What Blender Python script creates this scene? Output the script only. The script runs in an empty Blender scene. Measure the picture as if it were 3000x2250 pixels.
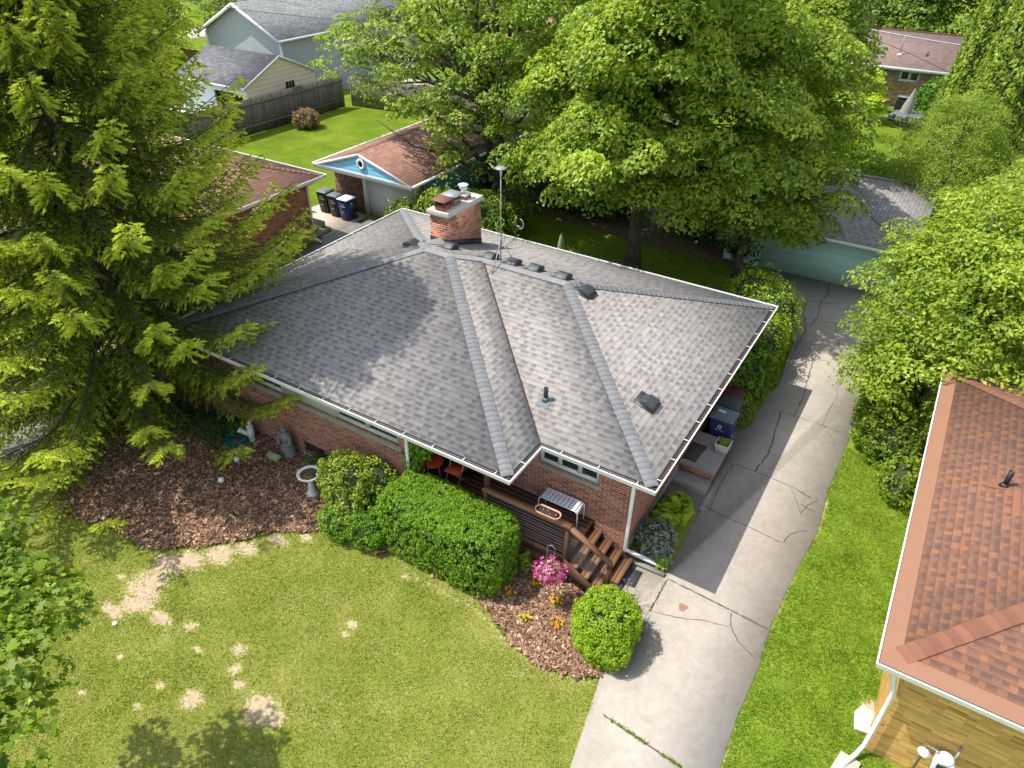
import bpy, math, random
import numpy as np
from mathutils import Vector

# ------------------------------------------------------------------ camera, world, sun
scene = bpy.context.scene
COL = scene.collection
cam_data = bpy.data.cameras.new("camera")
cam = bpy.data.objects.new("camera", cam_data)
COL.objects.link(cam)
YAW, PITCH, ROLL = -0.548977, 0.613509, 0.0113265
fwd = Vector((math.sin(YAW) * math.cos(PITCH), math.cos(YAW) * math.cos(PITCH), -math.sin(PITCH)))
rgt = Vector((math.cos(YAW), -math.sin(YAW), 0))
upv = rgt.cross(fwd)
r2 = math.cos(ROLL) * rgt + math.sin(ROLL) * upv
u2 = -math.sin(ROLL) * rgt + math.cos(ROLL) * upv
from mathutils import Matrix
mw = Matrix(((r2.x, u2.x, -fwd.x, 2.94664), (r2.y, u2.y, -fwd.y, -10.31596), (r2.z, u2.z, -fwd.z, 12.66851), (0, 0, 0, 1)))
cam.matrix_world = mw
cam_data.sensor_fit = 'HORIZONTAL'
cam_data.sensor_width = 36.0
cam_data.lens = 36.0 * 2100.1 / 3000.0
cam_data.clip_start = 0.1
cam_data.clip_end = 2000
scene.camera = cam

SUN = Vector((-1.485, -0.65, 2.8)).normalized()          # towards the sun
sun_el = math.asin(SUN.z)
world = bpy.data.worlds.new("World"); scene.world = world
world.use_nodes = True
wn = world.node_tree.nodes; wl_ = world.node_tree.links
for n_ in list(wn): wn.remove(n_)
wo = wn.new('ShaderNodeOutputWorld'); wb = wn.new('ShaderNodeBackground'); sk = wn.new('ShaderNodeTexSky')
sk.sky_type = 'NISHITA'; sk.sun_disc = False
sk.sun_elevation = sun_el
sk.sun_rotation = math.atan2(SUN.x, SUN.y)
sk.air_density = 1.0; sk.dust_density = 1.0; sk.ozone_density = 0.8
wb.inputs['Strength'].default_value = 0.15
hs_ = wn.new('ShaderNodeHueSaturation'); hs_.inputs['Saturation'].default_value = 0.55   # sky colour desaturated to keep the shadows neutral
wl_.new(sk.outputs[0], hs_.inputs['Color']); wl_.new(hs_.outputs[0], wb.inputs[0]); wl_.new(wb.outputs[0], wo.inputs[0])

sd = bpy.data.lights.new("sun", 'SUN'); sd.energy = 3.15; sd.angle = math.radians(0.5); sd.color = (1.0, 0.94, 0.84)
so = bpy.data.objects.new("sun", sd); COL.objects.link(so)
so.rotation_euler = SUN.to_track_quat('Z', 'Y').to_euler()
so.location = (-20, -10, 40)

scene.view_settings.view_transform = 'Standard'
scene.view_settings.look = 'None'
scene.view_settings.exposure = 1.0
scene.view_settings.gamma = 1.0
scene.view_settings.use_curve_mapping = False
try:
    scene.cycles.max_bounces = 7; scene.cycles.diffuse_bounces = 4; scene.cycles.transmission_bounces = 4
    scene.cycles.glossy_bounces = 2; scene.cycles.transparent_max_bounces = 4
except Exception: pass

random.seed(7); rng = np.random.default_rng(7)

# ------------------------------------------------------------------ helpers
def tag(o, label=None, cat=None, group=None, kind=None):
    if label: o['label'] = label
    if cat: o['category'] = cat
    if group: o['group'] = group
    if kind: o['kind'] = kind
    return o

def thing(name, label, cat, loc=(0, 0, 0), group=None):
    o = bpy.data.objects.new(name, None); COL.objects.link(o)
    o.location = loc; o.empty_display_size = 0.2
    return tag(o, label, cat, group)

def wloc(o):
    p = Vector((0, 0, 0))
    while o is not None:
        p += Vector(o.location); o = o.parent
    return p

def mesh_obj(name, V, F, mat, parent=None, smooth=False, attr=None, uv=True, label=None):
    """V (N,3) world coords; F list of faces or (M,k) array."""
    V = np.asarray(V, dtype=np.float64).reshape(-1, 3)
    me = bpy.data.meshes.new(name)
    off = np.array(wloc(parent)) if parent is not None else np.zeros(3)
    if isinstance(F, np.ndarray):
        k = F.shape[1]; m = F.shape[0]
        loops = F.reshape(-1).astype(np.int32); starts = np.arange(0, m * k, k, dtype=np.int32); tot = np.full(m, k, np.int32)
    else:
        tot = np.array([len(f) for f in F], np.int32); m = len(F)
        starts = np.concatenate(([0], np.cumsum(tot)[:-1])).astype(np.int32) if m else np.zeros(0, np.int32)
        loops = np.array([i for f in F for i in f], np.int32)
    me.vertices.add(len(V)); me.vertices.foreach_set('co', (V - off).astype(np.float32).ravel())
    me.loops.add(len(loops)); me.loops.foreach_set('vertex_index', loops)
    me.polygons.add(m); me.polygons.foreach_set('loop_start', starts)
    try: me.polygons.foreach_set('loop_total', tot)
    except Exception: pass
    if smooth: me.polygons.foreach_set('use_smooth', np.ones(m, bool))
    me.update(calc_edges=True)
    if attr is not None:
        a = me.attributes.new('v', 'FLOAT', 'FACE' if len(attr) == m else 'POINT')
        a.data.foreach_set('value', np.asarray(attr, np.float32))
    if uv:
        nrm = np.zeros(m * 3, np.float32); me.polygons.foreach_get('normal', nrm); nrm = nrm.reshape(-1, 3).astype(float)
        n = np.repeat(nrm, tot, axis=0); P = V[loops]
        t = np.stack([-n[:, 1], n[:, 0], np.zeros(len(n))], 1)
        L = np.linalg.norm(t, axis=1); flat = L < 0.05
        t[flat] = (1, 0, 0); L[flat] = 1; t /= L[:, None]
        b = np.cross(n, t); b[flat] = (0, 1, 0)
        UV = np.stack([(P * t).sum(1), (P * b).sum(1)], 1).astype(np.float32)
        l = me.uv_layers.new(name='UVMap'); l.data.foreach_set('uv', UV.ravel())
    me.materials.append(mat)
    o = bpy.data.objects.new(name, me); COL.objects.link(o)
    if parent is not None: o.parent = parent
    if label: o['label'] = label
    return o

class MB:
    def __init__(s): s.v = []; s.f = []
    def add(s, vs, fs):
        b = len(s.v); s.v += [tuple(p) for p in vs]; s.f += [tuple(i + b for i in f) for f in fs]; return s
    def box(s, x0, x1, y0, y1, z0, z1):
        return s.add([(x0, y0, z0), (x1, y0, z0), (x1, y1, z0), (x0, y1, z0), (x0, y0, z1), (x1, y0, z1), (x1, y1, z1), (x0, y1, z1)],
                     [(0, 3, 2, 1), (4, 5, 6, 7), (0, 1, 5, 4), (1, 2, 6, 5), (2, 3, 7, 6), (3, 0, 4, 7)])
    def hull8(s, p): return s.add(p, [(0, 3, 2, 1), (4, 5, 6, 7), (0, 1, 5, 4), (1, 2, 6, 5), (2, 3, 7, 6), (3, 0, 4, 7)])
    def prism(s, poly, z0, z1):
        a = sum(poly[i][0] * poly[(i + 1) % len(poly)][1] - poly[(i + 1) % len(poly)][0] * poly[i][1] for i in range(len(poly)))
        if a < 0: poly = poly[::-1]
        n = len(poly)
        return s.add([(p[0], p[1], z0) for p in poly] + [(p[0], p[1], z1) for p in poly],
                     [tuple(range(n))[::-1], tuple(range(n, 2 * n))] + [(i, (i + 1) % n, n + (i + 1) % n, n + i) for i in range(n)])
    def bar(s, a, b, w, h, up=(0, 0, 1)):
        a = Vector(a); b = Vector(b); d = (b - a).normalized(); sd_ = d.cross(Vector(up))
        if sd_.length < 1e-4: sd_ = d.cross(Vector((0, 1, 0)))
        sd_.normalize(); u = sd_.cross(d).normalized(); sd_ *= w / 2; u *= h / 2
        return s.hull8([a - sd_ - u, a + sd_ - u, b + sd_ - u, b - sd_ - u, a - sd_ + u, a + sd_ + u, b + sd_ + u, b - sd_ + u])
    def tube(s, pts, radii, n=8, cap=True):
        pts = [Vector(p) for p in pts]
        if not hasattr(radii, '__len__'): radii = [radii] * len(pts)
        radii = [float(q) for q in radii]; rings = []; ref = None
        for i, p in enumerate(pts):
            d = (pts[min(i + 1, len(pts) - 1)] - pts[max(i - 1, 0)])
            if d.length < 1e-9: d = Vector((0, 0, 1))
            d.normalize()
            if ref is None: ref = Vector((1, 0, 0)) if abs(d.x) < 0.8 else Vector((0, 1, 0))
            a = (ref - d * ref.dot(d)).normalized(); ref = a; c = d.cross(a)
            rings.append([p + radii[i] * (math.cos(2 * math.pi * k / n) * a + math.sin(2 * math.pi * k / n) * c) for k in range(n)])
        vs = [q for r in rings for q in r]; fs = []
        for i in range(len(pts) - 1):
            for k in range(n):
                fs.append((i * n + k, i * n + (k + 1) % n, (i + 1) * n + (k + 1) % n, (i + 1) * n + k))
        if cap: fs += [tuple(range(n))[::-1], tuple(range((len(pts) - 1) * n, len(pts) * n))]
        return s.add(vs, fs)
    def lathe(s, c, prof, n=20, sx=1, sy=1):
        """prof list of (r,z)"""
        vs = []; fs = []
        for r, z in prof:
            for k in range(n):
                a = 2 * math.pi * k / n; vs.append((c[0] + r * sx * math.cos(a), c[1] + r * sy * math.sin(a), c[2] + z))
        for i in range(len(prof) - 1):
            for k in range(n):
                fs.append((i * n + k, i * n + (k + 1) % n, (i + 1) * n + (k + 1) % n, (i + 1) * n + k))
        fs += [tuple(range(n))[::-1], tuple(range((len(prof) - 1) * n, len(prof) * n))]
        return s.add(vs, fs)
    def ball(s, c, r, n=12, m=8):
        if not hasattr(r, '__len__'): r = (r, r, r)
        prof = [(max(1e-3, math.sin(math.pi * i / m)), -math.cos(math.pi * i / m)) for i in range(m + 1)]
        vs = []; fs = []
        for pr, pz in prof:
            for k in range(n):
                a = 2 * math.pi * k / n; vs.append((c[0] + r[0] * pr * math.cos(a), c[1] + r[1] * pr * math.sin(a), c[2] + r[2] * pz))
        for i in range(m):
            for k in range(n):
                fs.append((i * n + k, i * n + (k + 1) % n, (i + 1) * n + (k + 1) % n, (i + 1) * n + k))
        return s.add(vs, fs)
    def build(s, name, mat, parent=None, smooth=False, label=None):
        return mesh_obj(name, s.v, s.f, mat, parent, smooth, label=label)

def bevel(o, w=0.01, seg=2):
    m = o.modifiers.new('bevel', 'BEVEL'); m.width = w; m.segments = seg; m.limit_method = 'ANGLE'; return o

def copy_tree(o, parent=None):
    c = o.copy(); COL.objects.link(c); c.parent = parent
    for ch in list(o.children): copy_tree(ch, c)
    return c

# ------------------------------------------------------------------ materials
class NT:
    def __init__(s, name):
        s.m = bpy.data.materials.new(name); s.m.use_nodes = True; s.t = s.m.node_tree; s.n = s.t.nodes
        for x in list(s.n): s.n.remove(x)
        s.out = s.n.new('ShaderNodeOutputMaterial'); s.b = s.n.new('ShaderNodeBsdfPrincipled')
        s.t.links.new(s.b.outputs[0], s.out.inputs[0])
    def new(s, t, **kw):
        x = s.n.new(t)
        for k, v in kw.items():
            if k.startswith('i_'):
                x.inputs[int(k[2:]) if k[2:].isdigit() else k[2:].replace('_', ' ')].default_value = v
            else: setattr(x, k, v)
        return x
    def link(s, a, b): s.t.links.new(a, b)
    def math(s, op, a, b=None, c=None):
        x = s.n.new('ShaderNodeMath'); x.operation = op
        for i, q in enumerate((a, b, c)):
            if q is None: continue
            if isinstance(q, (int, float)): x.inputs[i].default_value = q
            else: s.link(q, x.inputs[i])
        return x.outputs[0]
    def mix(s, f, a, b, blend='MIX'):
        x = s.n.new('ShaderNodeMix'); x.data_type = 'RGBA'; x.blend_type = blend
        for i, q in ((0, f), (6, a), (7, b)):
            if isinstance(q, (int, float)): x.inputs[i].default_value = q
            elif isinstance(q, tuple): x.inputs[i].default_value = (*q[:3], 1)
            else: s.link(q, x.inputs[i])
        return x.outputs[2]
    def coord(s, kind='Object'):
        return s.n.new('ShaderNodeTexCoord').outputs[kind]
    def noise(s, scale, detail=4, vec=None, rough=0.6, dim=None):
        x = s.n.new('ShaderNodeTexNoise'); x.inputs['Scale'].default_value = scale; x.inputs['Detail'].default_value = detail
        x.inputs['Roughness'].default_value = rough
        s.link(vec if vec is not None else s.coord(), x.inputs['Vector'])
        return x.outputs['Fac']
    def ramp(s, f, stops):
        x = s.n.new('ShaderNodeValToRGB'); e = x.color_ramp.elements
        while len(e) < len(stops): e.new(0.5)
        for i, (p, c) in enumerate(stops):
            e[i].position = p; e[i].color = (*c, 1) if isinstance(c, tuple) else (c, c, c, 1)
        s.link(f, x.inputs[0]); return x.outputs[0]
    def color(s, c):
        if isinstance(c, tuple): s.b.inputs['Base Color'].default_value = (*c, 1)
        else: s.link(c, s.b.inputs['Base Color'])
    def bump(s, h, strength=0.3, dist=0.01):
        x = s.n.new('ShaderNodeBump'); x.inputs['Strength'].default_value = strength; x.inputs['Distance'].default_value = dist
        s.link(h, x.inputs['Height']); s.link(x.outputs[0], s.b.inputs['Normal'])
    def rough(s, r, spec=0.5, metal=0):
        s.b.inputs['Roughness'].default_value = r; s.b.inputs['Specular IOR Level'].default_value = spec; s.b.inputs['Metallic'].default_value = metal
        return s

def mat_plain(name, c, rough=0.6, metal=0, var=0.12, scale=6, spec=0.5, bump=0.0):
    m = NT(name); m.rough(rough, spec, metal)
    n = m.noise(scale, 5); n2 = m.noise(scale * 7, 3)
    f = m.math('ADD', m.math('MULTIPLY', n, 0.65), m.math('MULTIPLY', n2, 0.35))
    a = tuple(max(0, x * (1 - var * 1.6)) for x in c); b = tuple(min(1, x * (1 + var * 1.6)) for x in c)
    m.color(m.mix(m.math('MULTIPLY_ADD', f, 1.6, -0.3), a, b))
    if bump: m.bump(n2, bump, 0.01)
    return m.m

def mat_shingle(name, light, dark, h=0.143, w=0.145, tint=(0.5, 0.5, 0.5), tintf=0.0, shade=0.62, thr=0.52, row_line=0.45, patch=0.12, patch_col=None):
    """laminated asphalt shingles in the UV frame of each roof plane (metres)"""
    m = NT(name); m.rough(0.9, 0.25)
    uv = m.coord('UV')
    sp = m.new('ShaderNodeSeparateXYZ'); m.link(uv, sp.inputs[0])
    wob = m.math('MULTIPLY', m.math('SUBTRACT', m.noise(3, 2, uv), 0.5), 0.012)
    v = m.math('ADD', sp.outputs[1], wob)
    vr = m.math('DIVIDE', v, h); row = m.math('FLOOR', vr); fv = m.math('FRACT', vr)
    wr = m.new('ShaderNodeTexWhiteNoise', noise_dimensions='1D'); m.link(row, wr.inputs['W'])
    us = m.math('ADD', m.math('DIVIDE', sp.outputs[0], w), m.math('MULTIPLY', wr.outputs[0], 17.3))
    us = m.math('ADD', us, m.math('MULTIPLY', m.math('SINE', m.math('MULTIPLY', us, 1.9)), 0.22))
    cell = m.math('FLOOR', us); fu = m.math('FRACT', us)
    cb = m.new('ShaderNodeCombineXYZ'); m.link(cell, cb.inputs[0]); m.link(row, cb.inputs[1])
    wn2 = m.new('ShaderNodeTexWhiteNoise', noise_dimensions='2D'); m.link(cb.outputs[0], wn2.inputs['Vector'])
    r = wn2.outputs[0]
    cb2 = m.new('ShaderNodeCombineXYZ'); m.link(m.math('ADD', cell, 71.0), cb2.inputs[0]); m.link(row, cb2.inputs[1])
    wn3 = m.new('ShaderNodeTexWhiteNoise', noise_dimensions='2D'); m.link(cb2.outputs[0], wn3.inputs['Vector'])
    base = m.mix(r, light, dark)
    # lower-layer tabs, with the darker printed band at their head
    par = m.math('GREATER_THAN', m.math('ADD', m.math('MULTIPLY', m.math('FRACT', m.math('MULTIPLY', cell, 0.5)), 0.8), m.math('MULTIPLY', wn3.outputs[0], 0.45)), thr)
    band = m.math('MULTIPLY', par, m.math('MULTIPLY', m.math('SUBTRACT', fv, 0.18), 2.2))
    band = m.new('ShaderNodeClamp').outputs[0] if False else m.math('MINIMUM', m.math('MAXIMUM', band, 0.0), 1.0)
    col = m.mix(m.math('MULTIPLY', band, 1.0 - shade + 0.12), base, tuple(x * 0.40 for x in dark))
    head = m.math('MULTIPLY', m.math('MAXIMUM', m.math('SUBTRACT', fv, 0.62), 0.0), 0.9)  # soft contact shadow below the course above, painted into the colour
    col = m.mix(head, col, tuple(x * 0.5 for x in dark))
    butt = m.math('LESS_THAN', fv, 0.09)
    col = m.mix(m.math('MULTIPLY', butt, row_line), col, tuple(x * 0.25 for x in dark))
    side = m.math('MULTIPLY', m.math('LESS_THAN', fu, 0.05), 0.25)
    col = m.mix(side, col, tuple(x * 0.3 for x in dark))
    g = m.noise(260, 2, uv, 0.7); col = m.mix(m.math('MULTIPLY', m.math('SUBTRACT', g, 0.38), 0.9), m.mix(0.5, col, m.mix(0.2, col, (0.02, 0.02, 0.02))), m.mix(0.28, col, (0.75, 0.75, 0.75)))
    big = m.noise(0.55, 4, uv, 0.65); col = m.mix(m.math('MULTIPLY', m.math('MAXIMUM', m.math('SUBTRACT', big, 0.47), 0.0), patch * 10), col, patch_col or tuple(x * 0.5 for x in dark))
    if tintf: col = m.mix(tintf, col, tint)
    m.color(col)
    hgt = m.math('ADD', m.math('MULTIPLY', m.math('SUBTRACT', 1.0, fv), 0.6), m.math('MULTIPLY', g, 0.25))
    hgt = m.math('SUBTRACT', hgt, m.math('MULTIPLY', par, 0.25))
    m.bump(hgt, 0.55, 0.008)
    return m.m

def mat_brick(name, c1, c2, mortar, bw=0.21, bh=0.069, ms=0.011, dirt=0.25, extra=None):
    m = NT(name); m.rough(0.88, 0.3); uv = m.coord('UV')
    t = m.new('ShaderNodeTexBrick'); t.offset = 0.5
    m.link(uv, t.inputs['Vector'])
    t.inputs['Scale'].default_value = 1.0; t.inputs['Mortar Size'].default_value = ms * 0.5; t.inputs['Mortar Smooth'].default_value = 0.15
    t.inputs['Brick Width'].default_value = bw; t.inputs['Row Height'].default_value = bh; t.inputs['Bias'].default_value = 0.0
    t.inputs['Color1'].default_value = (0, 0, 0, 1); t.inputs['Color2'].default_value = (1, 1, 1, 1); t.inputs['Mortar'].default_value = (0.5, 0.5, 0.5, 1)
    sp = m.new('ShaderNodeSeparateColor'); m.link(t.outputs['Color'], sp.inputs[0])
    rr = sp.outputs[0]
    col = m.ramp(rr, [(0.0, tuple(x * 0.55 for x in c1)), (0.18, c1), (0.6, c2), (0.85, tuple(min(1, x * 1.25) for x in c2)), (1.0, extra or tuple(x * 0.45 for x in c1))])
    n = m.noise(90, 4, uv); col = m.mix(m.math('MULTIPLY', n, 0.35), col, tuple(x * 0.6 for x in c1))
    big = m.noise(1.3, 4, uv); mort = m.mix(m.noise(30, 3, uv), mortar, tuple(x * 0.7 for x in mortar))
    col = m.mix(t.outputs['Fac'], col, mort)
    col = m.mix(m.math('MULTIPLY', m.math('MAXIMUM', m.math('SUBTRACT', big, 0.5), 0.0), dirt * 5), col, tuple(x * 0.6 for x in c1))
    m.color(col)
    m.bump(m.math('SUBTRACT', m.math('MULTIPLY', n, 0.3), t.outputs['Fac']), 0.6, 0.006)
    return m.m

def mat_leaf(name, dark, mid, bright, trans=0.45, rough=0.5, spec=0.35):
    """leaf colour runs dark .. bright (new growth on spruce) by each leaf's own value"""
    m = NT(name); m.rough(rough, spec)
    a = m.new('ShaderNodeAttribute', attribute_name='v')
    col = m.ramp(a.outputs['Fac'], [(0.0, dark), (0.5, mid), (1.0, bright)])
    m.color(col)
    tr = m.new('ShaderNodeBsdfTranslucent')
    hs = m.new('ShaderNodeHueSaturation', i_Saturation=1.1, i_Value=1.25, i_Hue=0.49); m.link(col, hs.inputs['Color']); m.link(hs.outputs[0], tr.inputs[0])
    mx = m.new('ShaderNodeMixShader'); mx.inputs[0].default_value = trans
    m.link(m.b.outputs[0], mx.inputs[1]); m.link(tr.outputs[0], mx.inputs[2]); m.link(mx.outputs[0], m.out.inputs[0])
    return m.m

def mat_bark(name, c=(0.09, 0.075, 0.06)):
    m = NT(name); m.rough(0.95, 0.2)
    mp = m.new('ShaderNodeMapping'); m.link(m.coord(), mp.inputs[0]); mp.inputs['Scale'].default_value = (1, 1, 0.25)
    n = m.noise(22, 6, mp.outputs[0], 0.7)
    m.color(m.ramp(n, [(0.3, tuple(x * 0.35 for x in c)), (0.5, c), (0.75, tuple(x * 2.0 for x in c))]))
    m.bump(n, 0.8, 0.03); return m.m

def mat_wood(name, c, rough=0.6, per_island=True, var=0.35):
    m = NT(name); m.rough(rough, 0.35)
    g = m.new('ShaderNodeNewGeometry')
    n = m.noise(5, 4); n2 = m.noise(60, 4)
    base = m.mix(g.outputs['Random Per Island'], tuple(x * (1 - var) for x in c), tuple(min(1, x * (1 + var)) for x in c))
    m.color(m.mix(m.math('MULTIPLY', n2, 0.55), base, tuple(x * 0.45 for x in c)))
    m.bump(n2, 0.25, 0.004); return m.m

def mat_siding(name, c, step=0.11, dark=0.35):
    m = NT(name); m.rough(0.55, 0.4); uv = m.coord('UV')
    sp = m.new('ShaderNodeSeparateXYZ'); m.link(uv, sp.inputs[0])
    f = m.math('FRACT', m.math('DIVIDE', sp.outputs[1], step))
    line = m.math('GREATER_THAN', f, 0.88)
    n = m.noise(4, 4, uv)
    col = m.mix(n, tuple(x * 0.88 for x in c), tuple(min(1, x * 1.1) for x in c))
    m.color(m.mix(m.math('MULTIPLY', line, 0.6), col, tuple(x * dark for x in c)))
    m.bump(m.math('SUBTRACT', 1.0, f), 0.7, 0.02); return m.m

def mat_concrete(name, c=(0.42, 0.39, 0.35), stain=0.5):
    m = NT(name); m.rough(0.9, 0.25); co = m.coord()
    n1 = m.noise(0.8, 6, co, 0.65); n2 = m.noise(7, 6, co, 0.7); n3 = m.noise(120, 2, co, 0.8)
    g = m.new('ShaderNodeNewGeometry'); n4 = m.noise(2.3, 7, co, 0.72)
    col = m.ramp(m.math('ADD', m.math('MULTIPLY', n1, 0.5), m.math('MULTIPLY', n2, 0.5)), [(0.33, tuple(x * (1 - 0.42 * stain) for x in c)), (0.5, c), (0.68, tuple(min(1, x * 1.2) for x in c))])
    col = m.mix(m.ramp(n4, [(0.52, 0.0), (0.70, 0.65 * stain)]), col, (c[0] * .62, c[1] * .55, c[2] * .46))
    col = m.mix(m.math('MULTIPLY', g.outputs['Random Per Island'], 0.18), col, tuple(x * 0.72 for x in c))
    col = m.mix(m.ramp(n3, [(0.53, 0.0), (0.66, 0.6)]), col, tuple(x * 0.45 for x in c))
    col = m.mix(m.ramp(n3, [(0.32, 0.5), (0.45, 0.0)]), col, tuple(min(1, x * 1.45) for x in c))
    m.color(col); m.bump(n3, 0.3, 0.004); return m.m

def mat_caps(name, c, var=0.25):
    m = NT(name); m.rough(0.9, 0.2); g = m.new('ShaderNodeNewGeometry'); n = m.noise(140, 3)
    b = m.mix(g.outputs['Random Per Island'], tuple(x * (1 - var) for x in c), tuple(min(1, x * (1 + var)) for x in c))
    m.color(m.mix(m.math('MULTIPLY', n, 0.5), b, tuple(x * 0.5 for x in c))); m.bump(n, 0.4, 0.004); return m.m

# ------------------------------------------------------------------ palette
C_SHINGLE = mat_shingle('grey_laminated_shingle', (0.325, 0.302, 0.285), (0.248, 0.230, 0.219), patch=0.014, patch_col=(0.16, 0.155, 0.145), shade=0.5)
C_CAP = mat_caps('grey_cap_shingle', (0.235, 0.236, 0.245), .10)
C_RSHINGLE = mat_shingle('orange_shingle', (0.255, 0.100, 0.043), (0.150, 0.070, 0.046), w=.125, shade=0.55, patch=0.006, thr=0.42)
C_RCAP = mat_caps('terracotta_cap', (0.22, 0.100, 0.066), .18)
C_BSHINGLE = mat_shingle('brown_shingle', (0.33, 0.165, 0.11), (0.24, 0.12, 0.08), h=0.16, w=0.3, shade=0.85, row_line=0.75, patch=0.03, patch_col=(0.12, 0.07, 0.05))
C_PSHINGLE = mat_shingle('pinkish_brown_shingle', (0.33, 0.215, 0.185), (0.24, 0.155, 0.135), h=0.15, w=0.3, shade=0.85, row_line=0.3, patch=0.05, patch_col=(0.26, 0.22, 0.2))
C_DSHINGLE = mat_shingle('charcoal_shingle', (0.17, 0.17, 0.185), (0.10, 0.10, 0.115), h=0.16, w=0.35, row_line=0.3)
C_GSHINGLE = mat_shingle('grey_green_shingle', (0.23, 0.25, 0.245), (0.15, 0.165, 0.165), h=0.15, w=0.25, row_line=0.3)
C_BRICK = mat_brick('red_brick', (0.24, 0.075, 0.042), (0.38, 0.13, 0.07), (0.50, 0.43, 0.37), ms=0.0155, dirt=.12)
C_CHIM = mat_brick('chimney_brick', (0.30, 0.075, 0.03), (0.50, 0.16, 0.07), (0.52, 0.44, 0.36), ms=0.017, dirt=0.1)
C_BBRICK = mat_brick('brown_red_brick', (0.30, 0.10, 0.05), (0.48, 0.17, 0.08), (0.46, 0.38, 0.31), dirt=.1)
C_DBRICK = mat_brick('dark_mixed_brick', (0.13, 0.07, 0.05), (0.27, 0.12, 0.075), (0.30, 0.25, 0.21))
C_YBRICK = mat_brick('yellow_roman_brick', (0.52, 0.30, 0.085), (0.62, 0.37, 0.115), (0.60, 0.38, 0.13), bw=0.3, bh=0.052, ms=0.006, dirt=0.1, extra=(0.42, 0.21, 0.06))
C_TBRICK = mat_brick('tan_brick', (0.26, 0.16, 0.075), (0.42, 0.28, 0.14), (0.38, 0.30, 0.2))
C_WHITE = mat_plain('white_enamel', (0.80, 0.79, 0.80), 0.35, var=0.05, scale=3)
C_TRIM = mat_plain('pale_green_grey_trim', (0.52, 0.56, 0.52), 0.5, var=0.06, scale=3)
C_WINWHITE = mat_plain('white_vinyl', (0.66, 0.70, 0.70), 0.4, var=0.05)
C_SILL = mat_plain('limestone_sill', (0.27, 0.26, 0.20), 0.85, var=0.2, scale=8)
C_GUTIN = mat_plain('gutter_inside', (0.045, 0.03, 0.025), 0.9, var=0.4, scale=10)
C_SOFFIT = mat_plain('soffit', (0.55, 0.55, 0.52), 0.7, var=0.05)
C_STONE = mat_plain('cut_stone', (0.52, 0.50, 0.44), 0.85, var=0.16, scale=7, bump=0.2)
C_FLASH = mat_plain('black_flashing', (0.018, 0.018, 0.02), 0.45, var=0.3)
C_VENT = mat_plain('dark_vent_metal', (0.035, 0.04, 0.042), 0.5, var=0.2)
C_TERRA = mat_plain('terracotta', (0.42, 0.13, 0.06), 0.8, var=0.2)
C_RUST = mat_plain('rusty_metal', (0.17, 0.06, 0.045), 0.7, var=0.4, scale=12)
C_STEEL = mat_plain('galvanised_steel', (0.27, 0.29, 0.31), 0.45, metal=0.3, var=0.12)
C_BLACK = mat_plain('black_plastic', (0.016, 0.017, 0.017), 0.5, var=0.3)
C_DARKMETAL = mat_plain('dark_metal', (0.05, 0.055, 0.06), 0.45, metal=0.4, var=0.2)
C_BLUE = mat_plain('navy_plastic', (0.012, 0.03, 0.11), 0.42, var=0.2)
C_LID = mat_plain('grey_plastic_lid', (0.11, 0.135, 0.15), 0.45, var=0.15)
C_LIDW = mat_plain('pale_plastic_lid', (0.66, 0.68, 0.74), 0.6, var=0.06)
C_PRINT = mat_plain('white_print', (0.62, 0.68, 0.78), 0.6, var=0.03)
C_PAPER = mat_plain('paper_sticker', (0.62, 0.68, 0.66), 0.6, var=0.05)
C_DECK = mat_wood('brown_stained_board', (0.085, 0.040, 0.024))
C_TREAD = mat_wood('worn_tread_board', (0.25, 0.125, 0.065), var=0.2)
C_FENCE = mat_wood('weathered_board', (0.155, 0.137, 0.108), 0.95, var=0.3)
C_GLASS = NT('window_glass').rough(0.06, 0.6); C_GLASS.color((0.03, 0.035, 0.035)); C_GLASS = C_GLASS.m
C_DARK = mat_plain('dark_interior', (0.008, 0.008, 0.009), 0.9, var=0.4)
C_CONC = mat_concrete('driveway_concrete', (0.365, 0.33, 0.29), .5)
C_CONCD = mat_concrete('old_grey_concrete', (0.27, 0.26, 0.245), 0.8)
C_CONCP = mat_concrete('pale_concrete', (0.50, 0.44, 0.36), 0.3)
C_CRACK = mat_plain('crack_dirt', (0.10, 0.085, 0.065), 1.0, var=0.6, scale=14)
C_ASPH = mat_plain('street_asphalt', (0.16, 0.165, 0.18), 0.95, var=0.15, scale=4)
C_HOSE = mat_plain('teal_hose', (0.01, 0.17, 0.18), 0.35, var=0.1)
C_CAST = mat_plain('weathered_cast_stone', (0.17, 0.175, 0.17), 0.9, var=0.35, scale=14, bump=0.3)
C_PLASTER = mat_plain('white_painted_plaster', (0.56, 0.60, 0.60), 0.7, var=0.08)
C_BARK = mat_bark('brown_bark'); C_BARKD = mat_bark('grey_bark', (0.075, 0.065, 0.055))
C_CLOTHG = mat_plain('green_canvas', (0.19, 0.29, 0.13), 0.9, var=0.15)
C_CLOTHW = mat_plain('striped_canvas', (0.27, 0.26, 0.24), 0.9, var=0.2)
C_ORANGE = mat_plain('orange_paint', (0.50, 0.06, 0.012), 0.5, var=0.1)
C_TEAL = mat_plain('pale_teal_metal', (0.20, 0.42, 0.44), 0.5, var=0.1)
C_SOIL = mat_plain('potting_soil', (0.035, 0.028, 0.025), 1.0, var=0.5, scale=30)
C_MINT = mat_siding('mint_paint', (0.44, 0.68, 0.61), 0.42, 0.8)
C_SIDG = mat_siding('blue_grey_siding', (0.36, 0.41, 0.43), 0.16, 0.4)
C_SIDT = mat_siding('cream_siding', (0.72, 0.60, 0.45), 0.26, 0.55)
C_SKYBLUE = mat_siding('sky_blue_siding', (0.24, 0.60, 0.80), 0.17, 0.35)
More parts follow.
